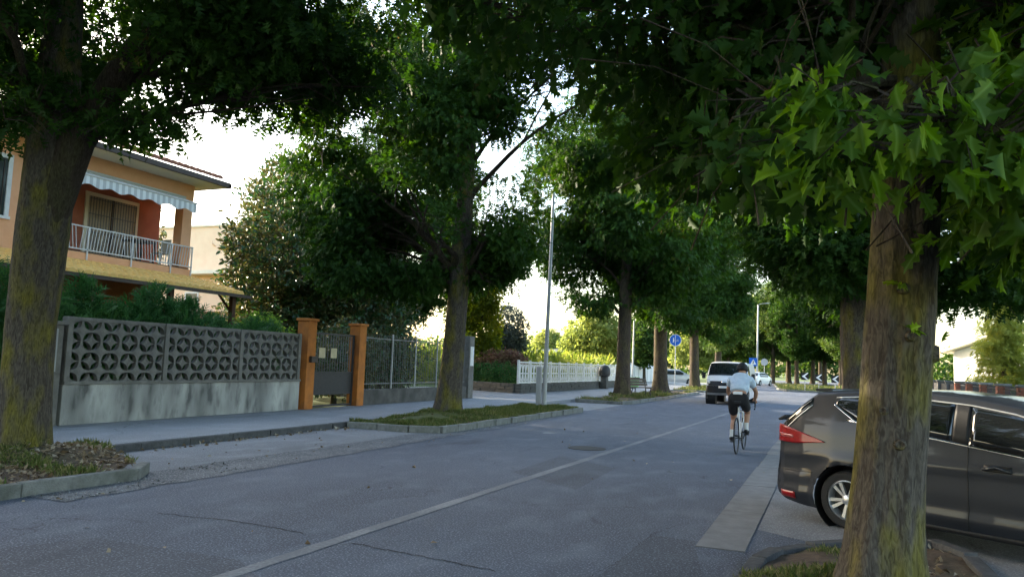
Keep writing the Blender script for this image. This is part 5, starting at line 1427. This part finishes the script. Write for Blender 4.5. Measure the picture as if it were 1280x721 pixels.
def r1_extra(l): l.v += []; o = len(l.v); l.v.extend(tw.v); l.f.extend(tuple(i + o for i in f_) for f_ in tw.f)
t = street_tree('oak_tree', 'nearest oak trunk on the right with yellow lichen, in front of the car', ROWR, b, path, [.205, .196, .19, .188, .18, .13, .04], lob_low + lob_hi, [m1, m3, m2], 31, .05, 150, 2.7, flare=.72, extra=r1_extra, sub=4)
for (px_, py_, pz_, rr) in ((.31, -.02, 1.62, .05), (.13, -.185, 2.02, .03), (.17, -.19, 1.72, .026), (.02, -.17, 1.25, .024), (.1, -.195, 1.05, .03)):
    kn = MB(); kn.lathe([(rr * 1.5, -.03), (rr * 1.15, .01), (rr * .9, .035), (rr * .5, .03), (.003, .02)], 12)
    o = kn.build('knot', 'bark', t, smooth=True); o.location = (px_, py_, pz_)
    d = Vector((px_ - (.17 if pz_ > 1.6 else .1), py_, 0)).normalized(); o.rotation_euler = d.to_track_quat('Z', 'Y').to_euler()
g = np.random.default_rng(77)
for k, (p, n) in enumerate((((.35, -.03, 1.66), 3), ((.13, -.22, 2.05), 3), ((.17, -.22, 1.76), 4))):
    pos = np.array([p] * n) + g.normal(0, .012, (n, 3)); ax = g.normal(size=(n, 3)) * .6; ax[:, 1] -= .6; ax[:, 2] += .2; ax[:, 0] += .5 if k == 0 else 0
    nr = g.normal(size=(n, 3)); nr[:, 2] += 1.0
    link('sprout', leaves('sprout', OAK, pos, ax, nr, g.uniform(.07, .12, n), g.uniform(.7, 1, n), 'oak_leaf_lit'), t)

# leftmost tree
b = (-9.66, 6.95, 0.2)
path = [(-.04, 0, 0), (-.07, 0, .9), (-.08, 0, 1.7), (-.02, 0, 2.9), (.02, 0, 4.1), (-.12, .1, 6), (-.2, .1, 8), (-.2, 0, 12)]
lob = [(0, 0, 8.9, 4.4, 4.4, 3.0), (3.0, 1.1, 5.55, 1.5, 1.5, 1.05, 1.8), (1.9, .5, 5.6, 1.3, 1.5, .75, 1.4), (2.6, .9, 4.75, 1.1, .8, .5, 1.5), (1.5, .3, 4.35, .9, .6, .3, 1.3), (3.6, 1.4, 5.0, .9, .9, .7, 1.0), (-1.1, -.7, 4.75, 1.2, 1.2, .9, 1.2), (.7, -2.0, 6.2, 2.4, 1.5, 1.1), (4.0, 1.6, 6.6, 1.7, 1.7, 1.3), (.2, -.5, 4.5, .5, .4, .5, .8), (-.9, .5, 5.8, 1.8, 1.8, .9)]
m = crown_mesh('crown', lob, 4300, 9, MID, .185, 'oak_leaf', 23, .32, .49, .9, .3, .6)
def t1_extra(l):
    l.tube([(.02, 0, 3.0), (.36, .08, 4.1), (.85, .3, 5.1), (1.3, .5, 5.9), (2.1, .8, 6.8), (3.0, 1.1, 7.6)], [.26, .23, .2, .17, .13, .06], 16)
    l.tube([(.0, 0, 3.9), (-.45, -.1, 4.6), (-.9, -.2, 5.6), (-1.3, -.2, 7)], [.2, .12, .1, .05], 10)
    l.tube([(1.3, .5, 5.9), (2.1, .9, 6.0), (3.2, 1.2, 5.8)], [.11, .07, .03], 8)
street_tree('oak_tree', 'leftmost thick oak trunk forking above the garden wall', ROWL, b, path, [.3, .29, .29, .315, .3, .22, .16, .04], lob, [m], 33, .07, 170, 3.7, flare=.22, extra=t1_extra, sub=5)

# second left tree
b = (-9.29, 18.2, 0.15)
path = [(0, 0, 0), (.08, 0, 1), (.14, 0, 2.2), (.2, 0, 3.6), (.3, 0, 6), (.35, 0, 9), (.3, 0, 13.5)]
lobT2 = [(.0, 0, 10.2, 4.0, 4.0, 4.2), (-2.6, -.9, 6.2, 1.9, 1.9, 1.8), (.9, .6, 4.9, 1.3, 1.5, 1.3), (-.9, -2.0, 5.3, 1.9, 1.5, 1.5), (2.6, 0, 8.8, 2.2, 2.2, 2.0), (-2.0, -.8, 4.4, 1.3, 1.2, 1.1), (-1.8, -2.0, 3.9, 1.2, 1.1, .9), (-3.1, -.8, 8.7, 1.7, 1.8, 2), (.4, .5, 4.0, 1.5, 1.3, .9), (1.0, .3, 3.5, .8, .8, .7, .9), (.7, -1.3, 6.8, 2.2, 1.6, 1.6), (-1.9, -.6, 4.7, 1.3, 1.3, 1.2), (-.9, -.9, 3.7, 1.1, 1.1, .8), (-3.6, -1.6, 10.4, 1.8, 1.8, 1.6), (3.3, 1.3, 8.6, 1.8, 1.8, 2.6, 2.4), (.2, -1.2, 4.4, 1.4, .8, .8), (1.2, -.6, 4.6, 1.2, .9, .9)]
mT2 = crown_mesh('crown', lobT2, 7700, 9, MID, .195, 'oak_leaf', 25, .36, .49, .55, .3, .55)
rT2 = [.30, .29, .28, .27, .21, .15, .04]
street_tree('oak_tree', 'second oak on the left, growing from the grassy verge before the railing fence', ROWL, b, path, rT2, lobT2, [mT2], 35, .09, 56, 3.2, flare=.5)

# third and farther left trees share a crown
lobT3 = [(0, 0, 9.2, 3.8, 3.8, 4.6), (-1.0, -.6, 4.0, 1.2, 1.2, .9, .8), (1.0, .3, 4.1, 1.2, 1.2, .9, .8), (-1.8, -.5, 5.8, 1.9, 1.8, 1.5), (1.6, .3, 5.5, 1.8, 1.8, 1.5), (0, -1.6, 6.4, 2.1, 1.5, 1.6), (.2, 1.6, 5.8, 1.8, 1.5, 1.5), (-2.7, .3, 8.2, 1.6, 1.6, 1.9), (2.7, 0, 8.2, 1.6, 1.6, 1.9)]
mT3 = crown_mesh('crown', lobT3, 5600, 8, MID, .23, 'oak_leaf', 27, .38, .455, .55, .3)
pathT3 = [(0, 0, 0), (.03, 0, 1.2), (.06, 0, 2.6), (.08, 0, 4), (.1, 0, 7), (.1, 0, 12.5)]
rT3 = [.33, .31, .3, .28, .2, .04]
def copy_street(label, grp, base, rz, sc, seed, crown, lobes, p, rr, mats=None, n=24, bark='bark_far', thick=1.0, name='oak_tree'):
    t_ = street_tree(name, label, grp, base, p, [q * thick for q in rr], lobes, [crown], seed, .085, n, 3.0, bark=bark, flare=.5, sub=4, rz=rz, sc=sc)
    if mats:
        for c in t_.children:
            if c.name.startswith('crown'):
                c.material_slots[0].link = 'OBJECT'; c.material_slots[0].material = MATS[mats]
    return t_
copy_street('third oak on the left, rising beside the park bench', ROWL, (-9.3, 36.7, .1), 0, 1.25, 41, mT3, lobT3, pathT3, rT3, thick=.85)
copy_street('fourth oak on the left with sun flecks on its trunk', ROWL, (-9.05, 44.6, .1), 1.9, 1.2, 42, mT3, lobT3, pathT3, rT3, thick=1.05)
copy_street('fifth oak on the left, just left of the van', ROWL, (-9.2, 58, .1), 3.4, 1.15, 43, mT3, lobT3, pathT3, rT3, thick=.95)
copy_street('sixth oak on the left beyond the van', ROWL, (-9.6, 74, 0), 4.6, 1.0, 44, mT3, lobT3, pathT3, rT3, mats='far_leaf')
# right row behind the nearest tree
copy_street('second oak on the right, its trunk behind the parked car', ROWR, (.53, 15.2, 0), 2.5, .92, 51, mT2, lobT2, path, rT2, bark='bark', thick=.85, n=40)
copy_street('third oak on the right, hidden trunk and dark crown over the road', ROWR, (.6, 25, 0), 4.1, .95, 52, mT2, lobT2, path, rT2, thick=.8)
# the rows go on behind the camera and shade the street
for k, (x, y) in enumerate(((-10.2, -1.2), (-9.6, -10.5), (-9.6, -20), (-.2, -5.2))):
    copy_street(['shading oak just left of the viewpoint, before the leftmost trunk', 'shading oak second behind the viewpoint on the pavement', 'shading oak third behind the viewpoint on the pavement', 'shading oak right behind the viewpoint on the right kerb'][k], 'street trees behind the viewpoint', (x, y, .05), k * 1.3, 1.0, 60 + k, mT2 if k % 2 else mT3, lobT2 if k % 2 else lobT3, path if k % 2 else pathT3, rT2 if k % 2 else rT3, n=16)
# avenue beyond the far island
AV = 'avenue trees beyond the far island'
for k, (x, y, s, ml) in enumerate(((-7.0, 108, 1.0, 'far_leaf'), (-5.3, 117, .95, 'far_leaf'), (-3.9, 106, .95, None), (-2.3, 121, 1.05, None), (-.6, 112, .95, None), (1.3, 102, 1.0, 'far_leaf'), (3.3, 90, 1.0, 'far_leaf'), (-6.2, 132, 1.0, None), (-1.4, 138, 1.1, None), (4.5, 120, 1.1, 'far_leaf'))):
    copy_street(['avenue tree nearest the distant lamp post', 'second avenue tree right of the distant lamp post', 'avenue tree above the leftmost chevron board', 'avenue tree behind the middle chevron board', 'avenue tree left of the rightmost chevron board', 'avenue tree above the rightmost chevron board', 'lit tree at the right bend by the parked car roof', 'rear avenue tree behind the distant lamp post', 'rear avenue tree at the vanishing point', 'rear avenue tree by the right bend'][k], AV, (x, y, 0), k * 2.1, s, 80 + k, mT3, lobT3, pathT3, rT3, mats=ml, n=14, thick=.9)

# ------------------------------------------------------------------ garden and background planting
def shrub(name, label, cat, loc, lobes, clusters, per, T, size, material, seed, stem=None, group=None, bark='bark_far', spread=.3, gap=.36, gs=.8, shell=.3, up=.8, sc=1.0, droop=.3):
    t_ = empty(name, loc, 0, sc); tag(t_, label, cat, group)
    link('crown' if cat == 'tree' else 'foliage', crown_mesh('crown' if cat == 'tree' else 'foliage', lobes, clusters, per, T, size, material, seed, spread, gap, gs, shell, droop, up=up), t_)
    if stem:
        trunk_mb([(0, 0, -.05), (.03, 0, stem * .5), (0, .03, stem)], [stem * .03 + .04, stem * .024 + .02, .03], 12, .4, seed, .3).build('trunk', bark, t_, smooth=True)
        st_ = Stem([(0, 0, 0), (.03, 0, stem * .5), (0, .03, stem)]); st_.zmin = .6
        limbs_mb(st_, lobes, .05, seed, 4, 5).build('limbs', bark, t_, smooth=True)
    return t_
shrub('magnolia_tree', 'big glossy evergreen magnolia behind the gate, lit on its left side', 'tree', (-20.0, 27, 0),
      [(0, 0, 3.0, 4.3, 3.4, 2.6), (-1.0, -.2, 5.9, 3.2, 3, 2.6), (-1.6, 0, 8.4, 2.1, 2, 2.2), (-2.9, -.3, 4.2, 1.6, 2, 1.5), (2.6, -.8, 4.4, 2.2, 2, 2.2), (1.6, -.5, 6.6, 2, 2, 1.8), (.35, -3.5, 5.6, 1.6, 2.2, 3.2), (-.2, -2.4, 3.0, 2.0, 1.8, 2.2)], 6400, 9, ELL, .21, 'magnolia_leaf', 101, 8.5, spread=.3, gap=.31, up=.35, droop=-.2)  # near lobe of the crown added to keep low sun off the road
hl = []
rr_ = random.Random(5)
for y in np.arange(9.4, 16.9, .42): hl.append((rr_.uniform(-.15, .15), y - 13, 1.15, .55, .5, 1.2 + rr_.uniform(-.06, .1), 1))
for y, h_ in ((9.6, 2.9), (10.2, 2.6), (11.2, 2.75), (12.4, 2.55), (12.9, 2.8), (14.2, 2.6)): hl.append((rr_.uniform(-.6, -.1), y - 13, h_ - .45, .32, .32, .55, 1.6))
shrub('cypress_hedge', 'feathery green cypress hedge showing above the pierced wall', 'hedge', (-14.0, 13, 0), hl, 3600, 4, FRO, .3, 'cypress_frond', 102, None, spread=.2, gap=.25, shell=.6, droop=-.5, up=.2)
shrub('garden_shrub', 'dark leafy shrub behind the left half of the railing fence', 'shrub', (-15.2, 21.5, 0), [(0, 0, 1.2, 1.2, 1.6, 1.3), (-.3, 1.0, 1.6, 1.2, 1.3, 1.3), (0, -1.6, 1.0, 1, 1, 1.1)], 900, 8, ELL, .14, 'magnolia_leaf', 103, 1.6, up=.4)
shrub('garden_shrub', 'dark leafy shrub behind the railing fence near the second left tree', 'shrub', (-15.4, 24.6, 0), [(0, 0, 1.3, 1.2, 1.5, 1.4), (-.2, 1.2, 1.7, 1.2, 1.2, 1.5)], 800, 8, ELL, .14, 'magnolia_leaf', 104, 1.6, up=.4)
shrub('garden_shrub', 'low shrub seen through the metal gate bars', 'shrub', (-16.2, 18.4, 0), [(0, 0, 1.3, .9, 1.5, 1.2), (-.3, .8, 1.7, .9, 1.1, 1.1)], 700, 8, ELL, .13, 'oak_leaf_lit', 105, 1.4, up=.4)
shrub('garden_tree', 'sunlit yellow-green tree behind the second left tree', 'tree', (-17.9, 38.8, 0), [(0, 0, 3.0, 1.1, 1.2, 2.4), (.1, 0, 5.4, 1.0, 1.0, 1.6), (-1.4, .3, 4.8, 1.2, 1.1, 2)], 1500, 8, RHO, .18, 'yellow_leaf', 106, 5)
shrub('garden_tree', 'grey-green rounded tree above the red shrub', 'tree', (-19.2, 45.5, 0), [(0, 0, 3.4, 1.4, 1.3, 1.9), (-.3, 0, 2.4, 1.5, 1.3, 1.5)], 1300, 8, RHO, .17, 'grey_leaf', 107, 4)
shrub('red_shrub', 'reddish flowering shrub above the stone wall corner', 'shrub', (-16.4, 38.2, 0), [(0, 0, 1.6, 1.3, .9, .7), (.7, .2, 1.5, .7, .7, .6)], 600, 8, RHO, .14, 'red_leaf', 108, 1.2)
shrub('boxwood_hedge', 'low dark green hedge along the stone wall corner', 'hedge', (-15.9, 35.95, 0), [(1.6, -.5, .85, .6, .5, .55), (.8, -.2, .9, .7, .5, .6), (0, .15, .95, .7, .5, .6), (-.9, .5, .95, .7, .5, .6), (-1.8, .9, .95, .8, .5, .6), (-2.6, 1.2, 1.1, .8, .6, .7)], 1100, 8, RHO, .09, 'cypress_frond', 109, None, spread=.16)
copy_street('added tall tree hidden behind the second left oak, blocking low sun', None, (-19.8, 33.0, 0), 1.1, 1.0, 71, mT3, lobT3, pathT3, rT3, n=20, name='garden_tree')  # invented tree, placed out of sight to keep sun patches off the road
mBG = crown_mesh('crown', [(0, 0, 5.2, 3.6, 3.6, 2.8), (-1.8, 0, 3.8, 2.2, 2.2, 1.9), (1.8, 0, 4.0, 2.2, 2.2, 2.0), (0, 0, 7.4, 2.2, 2.2, 1.6)], 1900, 8, RHO, .34, 'pale_leaf', 111, .45, .40, .5, .3)
stem_m = None
BG = 'sunlit trees beyond the maize field'
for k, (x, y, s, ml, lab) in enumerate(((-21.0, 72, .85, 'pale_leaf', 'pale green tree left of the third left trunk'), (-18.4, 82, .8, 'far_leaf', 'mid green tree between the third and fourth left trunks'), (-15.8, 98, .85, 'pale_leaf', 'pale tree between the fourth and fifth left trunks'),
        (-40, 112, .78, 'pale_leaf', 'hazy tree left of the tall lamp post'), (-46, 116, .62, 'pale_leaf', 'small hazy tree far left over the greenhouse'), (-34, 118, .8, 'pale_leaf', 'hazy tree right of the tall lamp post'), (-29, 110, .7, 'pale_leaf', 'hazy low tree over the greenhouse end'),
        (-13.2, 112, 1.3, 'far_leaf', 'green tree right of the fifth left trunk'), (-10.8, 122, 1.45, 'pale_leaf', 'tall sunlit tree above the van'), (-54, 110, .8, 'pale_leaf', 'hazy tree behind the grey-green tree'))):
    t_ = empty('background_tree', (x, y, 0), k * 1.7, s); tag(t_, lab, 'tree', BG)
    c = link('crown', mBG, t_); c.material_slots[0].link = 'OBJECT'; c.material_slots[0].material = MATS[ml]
    if stem_m is None:
        tk = trunk_mb([(0, 0, -.05), (.05, 0, 2), (0, 0, 4.6), (0, 0, 7)], [.26, .2, .16, .04], 10, .4, 5, .5).build('trunk', 'bark_far', t_, smooth=True); stem_m = tk.data
    else: link('trunk', stem_m, t_)
# maize
gg = np.random.default_rng(5)
n = 42000
x = gg.uniform(-52, -15.2, n); y = gg.uniform(44, 69, n); k = (x < -15.2 - .12 * (y - 44)); x, y = x[k], y[k]; n = len(x)
x = np.round(x / .7) * .7 + gg.normal(0, .06, n)
z = gg.uniform(.2, 2.0, n); ax = gg.normal(size=(n, 3)) * .55; ax[:, 2] += .7; nr = gg.normal(size=(n, 3)); nr[:, 2] += .6
tag(link('maize_field', leaves('maize_field', tmpl_rhomb(.07), np.stack([x, y, z], 1), ax, nr, gg.uniform(.5, .9, n), gg.random(n), 'maize_leaf')), 'sunlit yellow-green maize standing behind the white fence', 'maize', kind='stuff')
# far wood closing the horizon
lw = []
rr_ = random.Random(9)
for k in range(120):
    a = -60 + k * 1.0; d = rr_.uniform(210, 250); q = R(a)
    lw.append((d * math.sin(q), d * math.cos(q), rr_.uniform(3, 4.5), 4.5, 4.5, rr_.uniform(3.5, 6.5)))
tag(link('far_wood', crown_mesh('far_wood', lw, 6500, 6, RHO, 1.3, 'far_leaf', 120, 1.5, .2, .1, .5)), 'far-off belt of trees along the horizon', 'wood', kind='stuff')

# ------------------------------------------------------------------ right-hand side: brick wall, conifers, house
bwz = empty('brick_wall', (5.15, 23, 0)); tag(bwz, 'brick pillar wall with dark railings behind the parked car', 'wall')
brm = MB().box(-.045, .045, -.1, .1, -.03, .03).mesh('brick', 'brick')
MB().box(-.1, .1, 0, 24, 0, .55).build('wall_base', 'cabinet_concrete', bwz)
for kp in range(9):
    y0 = kp * 3.0
    MB().box(-.155, .155, y0 - .155, y0 + .155, 0, 1.36).build('pillar_core', 'cabinet_concrete', bwz)
    if kp < 6:
        for r_ in range(19):
            for c_ in (-1, 1):
                o = link('brick', brm, bwz); o.location = (c_ * .085 + (.02 if r_ % 2 else -.02), y0 - .165, .05 + r_ * .07); o.rotation_euler = (0, 0, PI / 2); o.scale = (.5, .75, 1)
                o = link('brick', brm, bwz); o.location = (-.165, y0 + c_ * .085 + (.02 if r_ % 2 else -.02), .05 + r_ * .07); o.scale = (.5, .75, 1)
    MB().box(-.21, .21, y0 - .21, y0 + .21, 1.361, 1.43).build('pillar_cap', 'kerb_concrete', bwz, bevel=.01)
    if kp < 8:
        for z in (.65, 1.25): MB().box(-.015, .015, y0 + .16, y0 + 2.84, z, z + .03).build('rail', 'iron_dark', bwz)
        for j in range(18):
            MB().box(-.009, .009, y0 + .3 + j * .14, y0 + .318 + j * .14, .555, 1.36).build('bar', 'iron_dark', bwz) if kp < 5 else None
        if kp >= 5: MB().box(-.01, .01, y0 + .16, y0 + 2.84, .68, 1.25).build('screen', 'iron_dark', bwz)
def conifer(label, loc, h, rad, material, seed, n=1500):
    lobes = [(0, 0, h * (.12 + .82 * t_), rad * (1 - t_) ** .8 + .12, rad * (1 - t_) ** .8 + .12, h * .075, 1) for t_ in np.linspace(0, .98, 11)]
    t_ = empty('conifer_tree', loc); tag(t_, label, 'tree')
    link('crown', crown_mesh('crown', lobes, n, 7, FRO, .34, material, seed, .3, .42, 1.1, .35, .5, up=.6), t_)
    trunk_mb([(0, 0, -.05), (0, 0, h * .5), (0, 0, h * .97)], [.16, .1, .02], 10, .3, seed, .4).build('trunk', 'bark_far', t_, smooth=True)
    return t_
conifer('sunlit yellow-green conifer behind the brick wall', (7.35, 41, 0), 7.6, 1.3, 'conifer_needle', 131, 1000)
conifer('dark conifer at the right edge behind the brick wall', (10.1, 38, 0), 5.2, 1.6, 'dark_needle', 132)
shrub('garden_tree', 'added evergreen tree hidden behind the balcony house, blocking low sun', 'tree', (-27.3, 22.9, 0), [(0, 0, 3, 1.6, 1.9, 2.6), (0, 0, 6.6, 1.5, 1.9, 2.2)], 1300, 8, ELL, .2, 'magnolia_leaf', 140, 7, gap=.2)  # invented tree, stops sun stripes that pass the open balcony side
rh = empty('house', (8.2, 63, 0), R(-45)); tag(rh, 'white sunlit house with low gable roof behind the brick wall', 'house')
MB().box(0, 9, 0, 10, 0, 3.4).build('wall', 'stucco_white', rh)
MB().prism([(-.6, 3.3), (-.6, 3.45), (4.5, 5.0), (9.6, 3.45), (9.6, 3.3), (4.5, 4.8)], -.7, 10.7, 'y').build('roof', 'soffit_cream', rh)
MB().prism([(0, 3.401), (4.5, 4.78), (9, 3.401)], 0, 10, 'y').build('gable', 'stucco_white', rh)
for x_ in (3.2, 6.5):
    w_ = MB().box(x_, x_ + 1.2, -.04, -.002, 1.0, 2.4).build('window', 'white_paint', rh); MB().box(x_ + .1, x_ + 1.1, -.046, -.041, 1.1, 2.3).build('pane', 'glass_window', w_)
